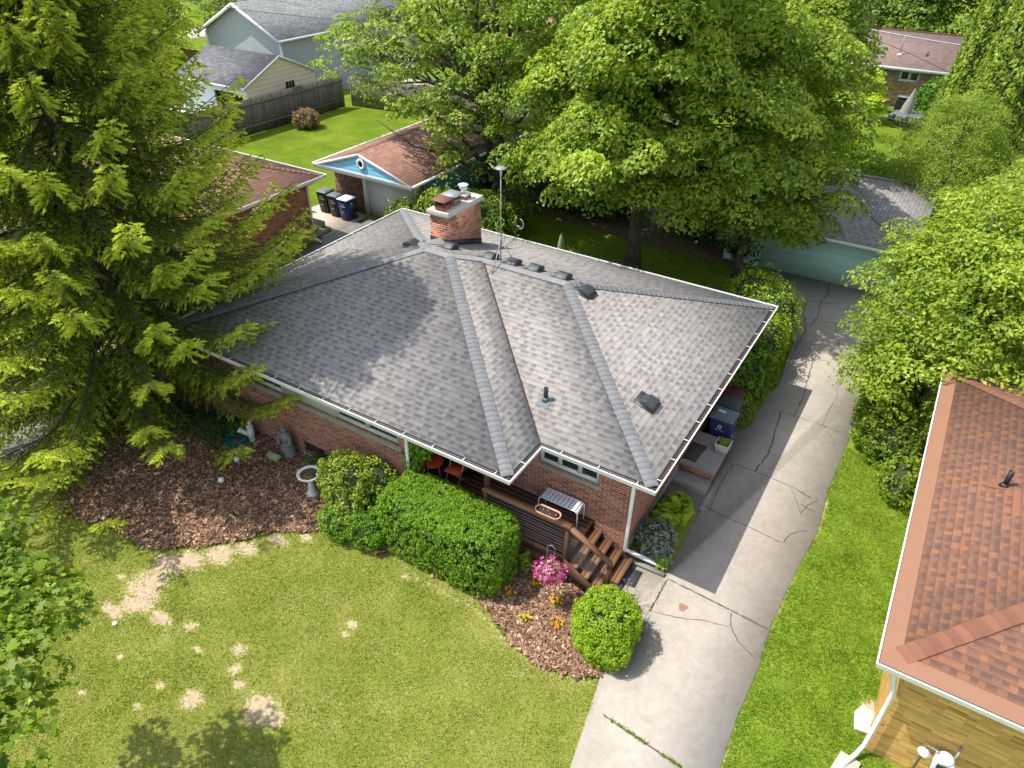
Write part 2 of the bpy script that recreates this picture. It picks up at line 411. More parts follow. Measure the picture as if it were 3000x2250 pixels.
C_AWHITE = mat_siding('white_panel', (0.66, 0.69, 0.68), 0.5, 0.8)
C_COPPER = mat_plain('tan_gutter_screen', (0.255, 0.128, 0.075), 0.6, var=0.06, scale=4)
C_MAROON = mat_plain('maroon_paint', (0.07, 0.012, 0.014), 0.5, var=0.2)

# ------------------------------------------------------------------ ground masks (albedo only: bare soil and dry turf)
MULCH_A = [(-13.9, -4.4), (-14.6, -2.6), (-14.2, -0.75), (-5.6, -0.75), (-5.3, -2.3), (-6.9, -2.46, 0)[:2], (-7.92, -3.09, 0)[:2], (-8.35, -3.65, 0)[:2], (-8.88, -4.22, 0)[:2], (-9.47, -4.7, 0)[:2], (-9.88, -5.01, 0)[:2], (-10.64, -5.11, -0)[:2], (-11.41, -5.16, 0)[:2], (-12.84, -5.47, 0)[:2], (-13.6, -5.0)]
MULCH_B = [(-5.6, -0.75), (-5.5, -1.95), (-4.3, -2.1), (-2.95, -2.12), (-2.33, -2.35, 0)[:2], (-1.75, -2.67, 0)[:2], (-1.07, -2.84, 0)[:2], (-0.49, -2.79, 0)[:2], (0.01, -2.6, 0)[:2], (0.37, -2.29, 0)[:2], (0.39, -1.51, 0)[:2], (0.28, -0.39, 0)[:2], (-0.62, -0.25), (-0.62, 0.45), (-3.0, 0.45), (-6.0, -0.7)]
SOIL = [  # x, y, rx, ry (metres) of worn, sandy turf
    (-9.15, -5.6, .62, .55), (-9.35, -5.15, .5, .4), (-8.95, -6.2, .5, .35), (-8.92, -4.72, .6, .35), (-8.5, -4.35, .65, .38), (-8.15, -3.85, .55, .35), (-7.7, -3.3, .5, .26), (-9.1, -5.0, .6, .5), (-8.9, -5.9, .6, .3), (-7.2, -2.9, .35, .18),
    (-9.07, -5.87, 0.75, 0.45), (-9.27, -5.21, 0.5, 0.4), (-8.84, -4.82, 0.55, 0.3), (-8.47, -4.17, 0.5, 0.25), (-9.15, -6.54, 0.6, 0.22), (-8.16, -6.12, 0.5, 0.25), (-8.76, -6.09, 0.55, 0.3), (-7.44, -5.92, 0.25, 0.2), (-9.81, -5.9, 0.2, 0.12),
    (-6.17, -5.78, 0.28, 0.25), (-5.89, -6.1, 0.22, 0.22), (-5.55, -6.31, 0.25, 0.16), (-6.86, -6.21, 0.2, 0.1), (-6.06, -6.96, 0.38, 0.35), (-4.85, -6.44, 0.6, 0.5), (-4.43, -6.41, 0.3, 0.3), (-8.03, -7.13, 0.14, 0.1), (-6.82, -7.11, 0.18, 0.12), (-6.81, -7.59, 0.16, 0.1),
    (-4.67, -4.12, 0.2, 0.16), (-4.62, -4.38, 0.16, 0.12), (-4.53, -2.56, 0.18, 0.1), (4.84, -0.35, 0.3, 0.35), (5.01, 0.33, 0.14, 0.3), (-7.95, -7.98, 0.2, 0.12)]

def in_poly(x, y, poly):
    x = np.asarray(x); y = np.asarray(y); c = np.zeros(x.shape, bool); n = len(poly)
    for i in range(n):
        x0, y0 = poly[i]; x1, y1 = poly[(i + 1) % n]
        if y0 == y1: continue
        k = ((y0 > y) != (y1 > y)) & (x < (x1 - x0) * (y - y0) / (y1 - y0) + x0); c ^= k
    return c

def fnoise(x, y, s, seed=0):
    r = np.random.default_rng(seed); o = np.zeros_like(np.asarray(x, float)); w = 0
    for k in range(5):
        f = s * 1.9 ** k; a = 0.6 ** k
        for j in range(3):
            th = r.uniform(0, 6.28); ph = r.uniform(0, 6.28, 2); g2 = r.uniform(.7, 1.3)
            o += a * np.sin(f * g2 * (x * math.cos(th) + y * math.sin(th)) + ph[0] + 1.7 * np.sin(f * .6 * (y * math.cos(th) - x * math.sin(th)) + ph[1])); w += a
    return o / w * 1.8

def soil_amount(x, y):
    s = np.zeros_like(x)
    for cx, cy, rx, ry in SOIL:
        d = np.sqrt(((x - cx) / rx) ** 2 + ((y - cy) / ry) ** 2)
        s = np.maximum(s, 1.08 - d)
    for i in range(len(EDGE) - 1):
        (x0, y0), (x1, y1) = EDGE[i], EDGE[i + 1]; L2 = (x1 - x0) ** 2 + (y1 - y0) ** 2; t = np.clip(((x - x0) * (x1 - x0) + (y - y0) * (y1 - y0)) / L2, 0, 1)
        d = np.hypot(x - x0 - t * (x1 - x0), y - y0 - t * (y1 - y0)); s = np.maximum(s, .62 - d / .16)
    for i in range(len(EDGE2) - 1):
        (x0, y0), (x1, y1) = EDGE2[i], EDGE2[i + 1]; L2 = (x1 - x0) ** 2 + (y1 - y0) ** 2; t = np.clip(((x - x0) * (x1 - x0) + (y - y0) * (y1 - y0)) / L2, 0, 1)
        d = np.hypot(x - x0 - t * (x1 - x0), y - y0 - t * (y1 - y0)); s = np.maximum(s, .48 - d / .45)
    return s
EDGE2 = [(-4.8, -2.35), (-3.9, -2.45), (-2.9, -2.42), (-2.22, -2.58, 0)[:2], (-1.48, -2.83, 0)[:2], (-0.73, -2.9, 0)[:2], (0.17, -2.63, 0)[:2]]
EDGE = [(2.9, 5.0), (2.93, 3.9), (2.8, 2.6), (2.72, .5), (2.62, -1.0), (2.77, -2.91)]

DRIVE = [(0.75, -14), (0.55, -4.31), (0.36, -3.2), (0.22, -2.42), (0.30, -1.5), (0.12, -0.95), (-0.66, -0.36), (-0.66, 0.44), (0.34, 0.47), (0.36, 1.5), (0.32, 2.88), (-0.66, 2.9), (-0.66, 6.38), (-0.1, 6.42), (0.25, 6.8), (0.36, 7.6), (0.5, 9.6), (0.25, 12.2), (-0.7, 14.6), (-2.1, 17.76), (3.6, 17.76), (3.2, 14.0), (2.95, 11.0), (2.84, 5.32, -0)[:2], (2.94, 3.73, 0)[:2], (2.8, 2.18, -0)[:2], (2.72, 0.54, 0)[:2], (2.78, -0.6, 0)[:2], (2.74, -1.83, 0)[:2], (2.77, -2.91), (2.9, -14)]

# ground: one sheet to the horizon
m = NT('meadow_turf'); m.rough(0.95, 0.1); co = m.coord()
n1 = m.noise(0.5, 6, co, 0.7); n2 = m.noise(9, 5, co, 0.7); n3 = m.noise(60, 3, co, 0.8)
c = m.ramp(m.math('ADD', m.math('MULTIPLY', n1, 0.6), m.math('MULTIPLY', n2, 0.4)), [(0.36, (0.11, 0.19, 0.010)), (0.5, (0.19, 0.28, 0.016)), (0.62, (0.32, 0.38, 0.04))])
m.color(m.mix(m.ramp(n3, [(.35, .75), (.6, 0.0)]), c, (0.045, 0.10, 0.006))); m.bump(n3, 1.0, 0.05)
C_TURF = m.m
mb = MB(); mb.add([(-400, -300, 0), (400, -300, 0), (400, 500, 0), (-400, 500, 0)], [(0, 1, 2, 3)])
tag(mb.build('ground', C_TURF), kind='structure')

# front lawn: a fine sheet with its own bumps, worn and sandy patches
m = NT('mown_lawn'); m.rough(0.95, 0.12); co = m.coord()
a = m.new('ShaderNodeAttribute', attribute_name='v')
n1 = m.noise(1.1, 6, co, 0.7); n2 = m.noise(14, 6, co, 0.75); n3 = m.noise(70, 4, co, 0.8)
g = m.ramp(m.math('ADD', m.math('MULTIPLY', n1, 0.55), m.math('MULTIPLY', n2, 0.45)), [(0.32, (0.14, 0.19, 0.022)), (0.5, (0.25, 0.28, 0.045)), (0.66, (0.40, 0.37, 0.13))])
g = m.mix(m.math('MULTIPLY', n3, 0.45), g, (0.09, 0.11, 0.025))
sand = m.ramp(n2, [(0.3, (0.30, 0.22, 0.14)), (0.55, (0.50, 0.39, 0.26)), (0.75, (0.60, 0.49, 0.35))])
fac = m.math('MULTIPLY', m.math('SUBTRACT', m.math('ADD', a.outputs['Fac'], m.math('MULTIPLY', m.math('SUBTRACT', n2, 0.5), 2.2)), 0.38), 3.2)
fac = m.math('MINIMUM', m.math('MAXIMUM', fac, 0.0), 1.0)
m.color(m.mix(fac, g, sand)); m.bump(m.math('ADD', n3, m.math('MULTIPLY', n2, 0.5)), 0.8, 0.02)
C_LAWN = m.m
def sheet(name, x0, x1, y0, y1, step, z, mat, amp=0.0, val=None, kind='structure', sel=None):
    nx = int((x1 - x0) / step) + 1; ny = int((y1 - y0) / step) + 1
    X, Y = np.meshgrid(np.linspace(x0, x1, nx), np.linspace(y0, y1, ny)); X = X.ravel(); Y = Y.ravel()
    Z = z + (amp * (0.5 + 0.5 * fnoise(X, Y, 3.0, 5)) if amp else 0 * X)
    idx = np.arange(nx * ny).reshape(ny, nx)
    F = np.stack([idx[:-1, :-1], idx[:-1, 1:], idx[1:, 1:], idx[1:, :-1]], -1).reshape(-1, 4)
    if sel is not None:
        k = sel(X, Y); F = F[k[F].all(1)]
        used = np.unique(F); re_ = -np.ones(nx * ny, int); re_[used] = np.arange(len(used)); F = re_[F]; X, Y, Z = X[used], Y[used], Z[used]
    o = mesh_obj(name, np.stack([X, Y, Z], 1), F, mat, attr=(val(X, Y) if val is not None else None), smooth=True)
    return tag(o, kind=kind)
notpaved = lambda X, Y: ~in_poly(X, Y, DRIVE)
sheet('lawn', -15.55, 14.0, -13.0, 9.0, 0.08, 0.004, C_LAWN, 0.008, lambda X, Y: soil_amount(X, Y), sel=lambda X, Y: (~in_poly(X, Y, MULCH_A)) & (~in_poly(X, Y, MULCH_B)) & (X < 1.6))
def recolour(node_mat, name):
    c = node_mat.copy(); c.name = name; return c
C_LAWN2 = recolour(C_LAWN, 'lush_lawn')
for nd in C_LAWN2.node_tree.nodes:
    if nd.type == 'VALTORGB' and abs(nd.color_ramp.elements[0].color[0] - .14) < .01:
        for e, c_ in zip(nd.color_ramp.elements, ((.11, .20, .012), (.20, .31, .022), (.32, .40, .05))): e.color = (*c_, 1)
sheet('lawn', 1.56, 14.0, -13.0, 9.0, 0.08, 0.005, C_LAWN2, 0.008, lambda X, Y: soil_amount(X, Y))

# mulch beds: soil base with real chips lying on it
m = NT('bark_mulch'); m.rough(0.95, 0.15); co = m.coord()
n2 = m.noise(16, 6, co, 0.75); n3 = m.noise(55, 5, co, 0.8)
m.color(m.ramp(m.math('ADD', m.math('MULTIPLY', n2, 0.5), m.math('MULTIPLY', n3, 0.5)), [(0.3, (0.03, 0.02, 0.015)), (0.5, (0.14, 0.088, 0.06)), (0.68, (0.29, 0.19, 0.13))])); m.bump(n3, 1.0, 0.04)
C_MULCH = m.m
for nm, poly in (('mulch_bed', MULCH_A), ('mulch_bed', MULCH_B)):
    xs = [p[0] for p in poly]; ys = [p[1] for p in poly]
    sheet(nm, min(xs) - .1, max(xs) + .1, min(ys) - .1, max(ys) + .1, 0.06, 0.016, C_MULCH, 0.03,
          sel=lambda X, Y, poly=poly: in_poly(X + .05 * fnoise(X, Y, 5, 3), Y + .05 * fnoise(X, Y, 5, 4), poly))
m = NT('wood_chip'); m.rough(0.9, 0.2); a = m.new('ShaderNodeAttribute', attribute_name='v')
m.color(m.ramp(a.outputs['Fac'], [(0.0, (0.04, 0.027, 0.02)), (0.32, (0.17, 0.098, 0.062)), (0.65, (0.36, 0.21, 0.13)), (0.88, (0.55, 0.38, 0.25)), (1.0, (0.70, 0.56, 0.42))])); C_CHIP = m.m
def chips(name, poly, dens, seed, lo=0.0, hi=1.0):
    r = np.random.default_rng(seed); xs = [p[0] for p in poly]; ys = [p[1] for p in poly]
    A = (max(xs) - min(xs)) * (max(ys) - min(ys)); n = int(A * dens)
    x = r.uniform(min(xs) - .12, max(xs) + .12, n); y = r.uniform(min(ys) - .12, max(ys) + .12, n)
    k = in_poly(x + .09 * fnoise(x, y, 6, 8) + r.normal(0, .04, n), y + .09 * fnoise(x, y, 6, 9) + r.normal(0, .04, n), poly) & (~in_poly(x, y, DRIVE)); x, y = x[k], y[k]; n = len(x)
    th = r.uniform(0, 6.28, n); L = r.uniform(.02, .05, n) * r.choice([1, 1, 1.6], n); W = L * r.uniform(.18, .45, n)
    tz = r.normal(0, .35, n); c = np.stack([x, y, 0.045 + .014 * r.random(n)], 1)
    d = np.stack([np.cos(th), np.sin(th), tz], 1) * L[:, None]; s = np.stack([-np.sin(th), np.cos(th), r.normal(0, .4, n)], 1) * W[:, None]
    V = np.stack([c - d - s, c + d - s, c + d + s, c - d + s], 1).reshape(-1, 3)
    v = np.clip(r.beta(1.6, 2.2, n) * (hi - lo) + lo, 0, 1)
    tag(mesh_obj(name, V, np.arange(4 * n).reshape(-1, 4), C_CHIP, attr=v, uv=False), 'loose brown bark chips covering the planting bed', 'mulch', kind='stuff')
chips('bark_chips', MULCH_A, 1600, 1, 0, 1.0); chips('bark_chips', MULCH_B, 1700, 2, 0.08, 1.0)
bpy.data.objects['bark_chips']['label'] = 'dark bark chips spread under the big spruce along the front wall'
bpy.data.objects['bark_chips.001']['label'] = 'reddish bark chips in the bed round the entry steps'

# grass blades on the near lawns
m = NT('grass_blade'); m.rough(0.7, 0.2); a = m.new('ShaderNodeAttribute', attribute_name='v')
col = m.ramp(a.outputs['Fac'], [(0.0, (0.085, 0.17, 0.010)), (0.32, (0.19, 0.32, 0.018)), (0.58, (0.34, 0.40, 0.05)), (0.82, (0.52, 0.48, 0.15)), (1.0, (0.66, 0.58, 0.32))]); m.color(col)
tr = m.new('ShaderNodeBsdfTranslucent'); m.link(col, tr.inputs[0]); mx = m.new('ShaderNodeMixShader'); mx.inputs[0].default_value = 0.35
m.link(m.b.outputs[0], mx.inputs[1]); m.link(tr.outputs[0], mx.inputs[2]); m.link(mx.outputs[0], m.out.inputs[0]); C_BLADE = m.m
def blades(name, label, x0, x1, y0, y1, dens, seed, tone, sel, hscale=1.0, dry=0.25):
    r = np.random.default_rng(seed); n = int((x1 - x0) * (y1 - y0) * dens)
    x = r.uniform(x0, x1, n); y = r.uniform(y0, y1, n); k = sel(x, y)
    k &= soil_amount(x, y) + .35 * fnoise(x, y, 9, 11) < r.uniform(0.05, .8, n)
    x, y = x[k], y[k]; n = len(x); th = r.uniform(0, 6.28, n); h = r.uniform(.02, .05, n) * hscale * (1 + .3 * fnoise(x, y, 4, 12)); w = r.uniform(.005, .011, n)
    ln = r.uniform(.3, 1.3, n) * h; b = np.stack([x, y, np.full(n, .006)], 1)
    sx = np.stack([np.cos(th) * w, np.sin(th) * w, 0 * w], 1); al = r.uniform(0, 6.28, n)
    t = b + np.stack([np.cos(al) * ln, np.sin(al) * ln, h], 1)
    V = np.stack([b - sx, b + sx, t], 1).reshape(-1, 3)
    nz = fnoise(x, y, 1.2, 21) * .5 + fnoise(x, y, 6.5, 22) * .35
    v = np.clip(tone + .26 * nz + r.normal(0, .12, n) + (r.random(n) < dry * .38) * .38, 0, 1)
    tag(mesh_obj(name, V, np.arange(3 * n).reshape(-1, 3), C_BLADE, attr=v, uv=False), label, 'grass', kind='stuff')
nb = lambda X, Y: (~in_poly(X, Y, MULCH_A)) & (~in_poly(X, Y, MULCH_B)) & (~in_poly(X + .05 * fnoise(X, Y, 9, 31), Y, DRIVE))
blades('grass', 'yellow green mown grass of the front lawn', -15.5, 0.8, -9.5, -0.9, 2600, 3, .52, lambda X, Y: nb(X, Y) & (X < 1.2), 1.0, .6)
blades('grass', 'bright green grass strip between the driveway and the orange roofed house', 2.45, 5.3, -4.5, 7.4, 2800, 4, .27, lambda X, Y: nb(X, Y) & (X > 2.3), 1.3, .05)
blades('grass', 'shaded grass of the back yard behind the grey roof', -14, 0.2, 9.3, 19, 420, 5, .4, lambda X, Y: nb(X, Y), 1.6, .1)

# driveway, cracks and joints
mb = MB(); mb.prism(DRIVE, 0.0, 0.026); DR = tag(mb.build('driveway', C_CONC), kind='structure')
def crack(pts, w=0.012, jag=0.03, z=0.0305, seed=0, parent=None, mat=None, name='crack'):
    r = random.Random(seed); P = []
    for i in range(len(pts) - 1):
        (x0, y0), (x1, y1) = pts[i][:2], pts[i + 1][:2]; L = math.hypot(x1 - x0, y1 - y0); n = max(2, int(L / .07))
        for k in range(n):
            t = k / n; P.append((x0 + (x1 - x0) * t + r.uniform(-jag, jag) * .6, y0 + (y1 - y0) * t + r.uniform(-jag, jag) * .6))
    P.append(pts[-1][:2]); vs = []; fs = []
    for i, p in enumerate(P):
        a = P[max(i - 1, 0)]; b = P[min(i + 1, len(P) - 1)]; dx, dy = b[0] - a[0], b[1] - a[1]; L = math.hypot(dx, dy) or 1
        ww = w * r.uniform(.5, 1.5) * (0.35 if i in (0, len(P) - 1) else 1)
        vs += [(p[0] - dy / L * ww, p[1] + dx / L * ww, z), (p[0] + dy / L * ww, p[1] - dx / L * ww, z)]
    for i in range(len(P) - 1): fs.append((2 * i, 2 * i + 1, 2 * i + 3, 2 * i + 2))
    mm = MB(); mm.add(vs, fs); return mm.build(name, mat or C_CRACK, parent)
CR = [
 ([(0.59, -3.13, 0), (1.43, -3.22, 0), (2.19, -3.28, 0)], .014, .012), ([(0.43, 0.49, 0), (1.66, 0.43, 0), (2.85, 0.35, 0)], .016, .01),
 ([(0.44, 0.47, 0), (0.44, -0.02, 0), (0.44, -0.52, 0)], .016, .012), ([(0.45, -0.52, 0), (1.1, -0.33, 0), (1.42, -0.17, 0), (2, 0, 0)], .006, .02),
 ([(1.92, 0.38, 0), (1.99, 0.06, 0), (2.24, -0.25, 0), (2.74, -0.49, 0)], .009, .015), ([(0.28, 3.12, 0), (0.88, 3.02, 0), (1.48, 3, 0), (2.3, 2.91, 0)], .009, .01),
 ([(2.33, 2.94, 0), (2.4, 3.26, 0), (2.53, 3.47, 0), (2.73, 3.62, 0)], .012, .02), ([(0.49, 5.05, 0), (1.45, 5.03, -0), (2.12, 4.95, 0), (2.53, 4.81, 0)], .008, .008),
 ([(0.49, 5.05, 0), (0.44, 4.48, 0), (0.45, 3.92, 0), (0.51, 2.99, -0)], .012, .012), ([(0.95, 8.01, 0), (1.02, 7.22, 0), (1.12, 6.47, 0), (1.15, 5.91, 0), (1.04, 5.05, 0)], .017, .03),
 ([(0.82, 8.02, 0), (1.45, 8.04, 0), (2.13, 8.02, -0), (2.69, 7.96, 0)], .008, .01), ([(1.09, 11.49, 0), (1.22, 9.93, -0), (1.32, 9.12, 0), (1.31, 8.04, 0)], .013, .03),
 ([(0.31, 17.55, 0), (0.49, 16.4, 0), (0.39, 15.6, 0), (1.05, 15.78, 0)], .016, .05), ([(-0.05, 15.35, 0), (0.07, 14.31, 0), (0.41, 13.39, 0), (0.45, 11.52, 0)], .018, .05),
 ([(1.22, 14.16, 0), (1.45, 13.31, 0), (1.72, 12.45, 0), (2.02, 11.92, 0)], .012, .05), ([(0.43, 11.46, 0), (0.94, 11.47, 0), (1.6, 11.6, 0)], .009, .02),
 ([(0.45, 14.12, 0), (1.16, 14.24, 0), (1.54, 14.37, 0), (1.65, 15.09, 0)], .012, .04), ([(0.39, 15.6, 0), (0.56, 14.4, 0), (0.49, 13.51, 0)], .012, .04), ([(-1.05, 15.24, 0), (-0.05, 15.35, 0), (0.39, 15.6, 0)], .01, .03),
 ([(2.17, 10.62, 0), (2.06, 10.27, 0), (2.18, 9.67, 0), (2.11, 9, 0), (2.12, 8.01, 0)], .007, .03), ([(2, 4.94, -0), (2.3, 4.4, 0), (2.46, 4.09, 0)], .007, .02),
 ([(2.44, 4.13, 0), (2.55, 4.56, 0), (2.72, 4.89, 0)], .012, .03), ([(2.32, 4.44, 0), (2.78, 4.36, 0)], .007, .02), ([(0.27, 4.11, 0), (0.31, 3.29, 0), (0.34, 2.35, 0)], .006, .01),
 ([(2.13, 8.02, -0), (2.51, 7.52, 0), (2.71, 6.97, 0)], .005, .02),
]
for i, (p, w, j) in enumerate(CR): crack(p, w, j, seed=i, parent=DR)
mb = MB(); th0 = 0
P = [((1, -0.07, 0)[0] + .085 * (1 + .3 * math.sin(3 * t)) * math.cos(t), (1, -0.07, 0)[1] + .13 * (1 + .25 * math.cos(2 * t)) * math.sin(t), 0.0302) for t in [k * 2 * math.pi / 18 for k in range(18)]]
mb.add(P, [tuple(range(18))]); mb.build('rust_stain', mat_plain('rust_stained_concrete', (0.27, 0.15, 0.095), 0.9, var=0.3, scale=12), DR)
# weeds in the lowest joint are part of the grass

# narrow ledge and block edging beside the steps
mb = MB(); mb.box(-0.62, 0.34, 0.47, 0.56, 0.0, 0.10); mb.box(-0.15, 0.15, 0.585, 0.66, 0.0, 0.07); tag(mb.build('kerb', C_CONCD), kind='structure')
# neighbour's driveway, far drives
mb = MB(); mb.prism([(-19.0, 12.6), (-15.6, 12.6), (-15.7, -14), (-18.9, -14)], 0.0, 0.02); ND = tag(mb.build('driveway', C_CONCD), kind='structure')
mb = MB(); mb.prism([(-21.9, 10.1), (-19.02, 9.9), (-19.02, 12.88), (-21.9, 12.88)], 0.0, 0.024); tag(mb.build('patio', C_CONCP), kind='structure')
mb = MB(); mb.prism([(-61.93, 36.83, 0)[:2], (-61.45, 41.69, -0)[:2], (-65.74, 43.61, 0)[:2], (-66.31, 39.46, 0)[:2]], 0.0, 0.03); tag(mb.build('path', C_CONCP), kind='structure')
mb = MB(); mb.prism([(-40, 30), (-12, 33), (-13, 37), (-41, 35)], 0.0, 0.03); tag(mb.build('path', C_CONCP), kind='structure')
mb = MB(); mb.prism([(-17, 17.5), (-2.4, 16.6), (-1.8, 21), (-17, 21)], 0.0, 0.02); tag(mb.build('soil_bed', mat_plain('leaf_litter', (0.10, 0.065, 0.045), 1.0, var=0.5, scale=12, bump=.8)), kind='structure')

# ================================================================== main house
H0 = 2.8; S = 0.3253; D = 9.0; A_ = 2.598; P_ = 1.285; W1 = 11.067
FR = (0, 0); IC = (-A_, 0); PC = (-A_, -P_); BR = (0, D); XL = -A_ - W1; BL = (XL, D); FL = (XL, -P_)
D1 = D + P_
AR = (-D / 2, D / 2, H0 + S * D / 2); VT = (-A_ - D / 2, D / 2, H0 + S * D / 2)
AM = (-A_ - D1 / 2, -P_ + D1 / 2, H0 + S * D1 / 2); AL = (XL + D1 / 2, -P_ + D1 / 2, H0 + S * D1 / 2)
def z3(p, z=H0): return (p[0], p[1], z)
house = thing('brick_house', 'red brick house with a grey hipped shingle roof in the middle of the photo', 'house', (-6.5, 4.0, 0))

# roof planes inset from the outer gutter line by the gutter width
g = 0.135
def inset(p, sx, sy): return (p[0] + sx * g, p[1] + sy * g, H0 + 0.0)
fr = inset(FR, -1, 1); ic = (IC[0] - g, IC[1] + g, H0); pc = inset(PC, -1, 1); br = inset(BR, -1, -1); bl = inset(BL, 1, -1); fl = inset(FL, 1, 1)
OV = 0.035
def roof_mesh(planes, name, mat, parent):
    """each plane a polygon; given a real thickness below"""
    mb = MB()
    for pl in planes:
        n = len(pl); mb.add(list(pl) + [(p[0], p[1], p[2] - OV) for p in pl], [tuple(range(n)), tuple(range(n, 2 * n))[::-1]] + [(i, n + i, n + (i + 1) % n, (i + 1) % n) for i in range(n)])
    return mb.build(name, mat, parent)
dz = S * g
AR2 = (AR[0], AR[1], AR[2] - dz); VT2 = (VT[0], VT[1], VT[2] - dz); AM2 = (AM[0], AM[1], AM[2] - dz); AL2 = (AL[0], AL[1], AL[2] - dz)
yr = AM[1]  # back plane of the left part meets the right ridge
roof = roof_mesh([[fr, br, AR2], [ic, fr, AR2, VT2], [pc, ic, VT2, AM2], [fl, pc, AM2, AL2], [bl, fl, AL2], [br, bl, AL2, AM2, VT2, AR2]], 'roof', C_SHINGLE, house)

def ridge_caps(segs, name, mat, parent, w=0.138, step=0.142, z=0.016, S_=S):
    """overlapping bent cap shingles laid up each hip and along each ridge"""
    mb = MB(); r = random.Random(5)
    for a, b in segs:
        a = Vector(a); b = Vector(b); d = b - a; L = d.length; d.normalize(); side = Vector((d.y, -d.x, 0)).normalized()
        n = int(L / step); hip = abs(d.z) > 0.05
        drop = w * (S_ / math.sqrt(2) if hip else S_) * 0.95
        for k in range(n):
            p = a + d * (k * L / n); q = a + d * ((k + 1) * L / n + 0.03)
            zl, zh = z + 0.005 + r.uniform(-.001, .001), z
            ww = w * r.uniform(.97, 1.03)
            v = []
            for pt, zz in ((p, zl), (q, zh)):
                v += [pt - side * ww + Vector((0, 0, zz - drop)), pt - side * ww * .3 + Vector((0, 0, zz - drop * .18)), pt + Vector((0, 0, zz)), pt + side * ww * .3 + Vector((0, 0, zz - drop * .18)), pt + side * ww + Vector((0, 0, zz - drop))]
            lo = [x - Vector((0, 0, 0.012)) for x in v[:5]]
            mb.add([tuple(x) for x in v + lo], [(0, 1, 6, 5), (1, 2, 7, 6), (2, 3, 8, 7), (3, 4, 9, 8), (0, 10, 11, 1), (1, 11, 12, 2), (2, 12, 13, 3), (3, 13, 14, 4)])
    return mb.build(name, mat, parent)
ridge_caps([(fl, AL2), (bl, AL2), (pc, AM2), (AM2, VT2), (VT2, AR2), (fr, AR2), (br, AR2), (AL2, AM2)], 'ridge_cap', C_CAP, roof)
# closed valley: a thin dirty strip
mb = MB(); a = Vector(ic); b = Vector(VT2); d = (b - a).normalized(); sd_ = Vector((d.y, -d.x, 0)).normalized() * .018
mb.add([a - sd_ + Vector((0, 0, .010)), a + sd_ + Vector((0, 0, .010)), b + sd_ + Vector((0, 0, .010)), b - sd_ + Vector((0, 0, .010))], [(0, 1, 2, 3)]); mb.build('valley_strip', C_GUTIN, roof)

# gutters: white outer lip, dark trough, spikes
def gutter(corners, name, parent, closed=True, z=H0, w=0.14, h=0.12, mat=None, spikes=0.75, lipmat=None, S_=S):
    mat = mat or C_WHITE; n = len(corners)
    cx = sum(c[0] for c in corners) / n; cy = sum(c[1] for c in corners) / n
    segs = [(corners[i], corners[(i + 1) % n]) for i in range(n if closed else n - 1)]
    def offs(d):  # polygon inward offset for axis-aligned CCW/CW loops
        out = []
        for i in range(n):
            p = corners[i]; q = corners[(i + 1) % n]; o = corners[i - 1]
            if not closed and i == 0: o = (2 * p[0] - q[0], 2 * p[1] - q[1])
            if not closed and i == n - 1: q = (2 * p[0] - o[0], 2 * p[1] - o[1])
            def nrm(a, b):
                dx, dy = b[0] - a[0], b[1] - a[1]; L = math.hypot(dx, dy); return (-dy / L, dx / L)
            n1 = nrm(o, p); n2 = nrm(p, q)
            out.append((p[0] + d * (n1[0] + n2[0]) / (1 + n1[0] * n2[0] + n1[1] * n2[1]), p[1] + d * (n1[1] + n2[1]) / (1 + n1[0] * n2[0] + n1[1] * n2[1])))
        return out
    A0 = corners; A1 = offs(0.028); A2 = offs(w - 0.004)
    out = MB(); tr_ = MB(); sp_ = MB()
    def strip(mb_, P, Q, zp, zq):
        for i in range(n if closed else n - 1):
            j = (i + 1) % n
            mb_.add([(P[i][0], P[i][1], zp), (P[j][0], P[j][1], zp), (Q[j][0], Q[j][1], zq), (Q[i][0], Q[i][1], zq)], [(0, 1, 2, 3)])
    B0 = offs(0.03)
    strip(out, A0, A1, z, z); strip(out, B0, A0, z - h, z); strip(out, A1, offs(0.032), z, z - 0.03); strip(out, A2, B0, z - h - .002, z - h - .002)
    strip(tr_, offs(0.0325), A2, z - .045, z - .05); 
    fa = MB(); strip(fa, offs(w), offs(w), z - h, z - .02)
    go = out.build(name, mat, parent)
    tr_.build('trough', C_GUTIN, go)
    if spikes:
        for i in range(n if closed else n - 1):
            a = A0[i]; b = A0[(i + 1) % n]; L = math.hypot(b[0] - a[0], b[1] - a[1]); m_ = int(L / spikes)
            dx, dy = (b[0] - a[0]) / L, (b[1] - a[1]) / L
            for k in range(m_):
                t = (k + .5) * L / m_; x, y = a[0] + dx * t, a[1] + dy * t
                SP = MB(); SP.bar((x - dy * .005, y + dx * .005, z + .003), (x - dy * w, y + dx * w, z + .004), .014, .008); SP.build('gutter_spike', mat, go)
    return go
gutter([PC, IC, FR, BR, BL, FL], 'gutter', house)
# soffit and fascia
mb = MB(); poly = [(PC[0] - .12, PC[1] + .12), (IC[0] - .12, IC[1] + .12), (FR[0] - .12, FR[1] + .12), (BR[0] - .12, BR[1] - .12), (BL[0] + .12, BL[1] - .12), (FL[0] + .12, FL[1] + .12)]
n = len(poly); mb.add([(x, y, H0 - .135) for x, y in poly], [tuple(range(n))[::-1]]); mb.build('soffit', C_SOFFIT, house)
mb = MB(); 
for i in range(n):
    a = poly[i]; b = poly[(i + 1) % n]; mb.add([(a[0], a[1], H0 - .14), (b[0], b[1], H0 - .14), (b[0], b[1], H0 - .037), (a[0], a[1], H0 - .037)], [(0, 1, 2, 3)])
mb.build('fascia', C_WHITE, house)

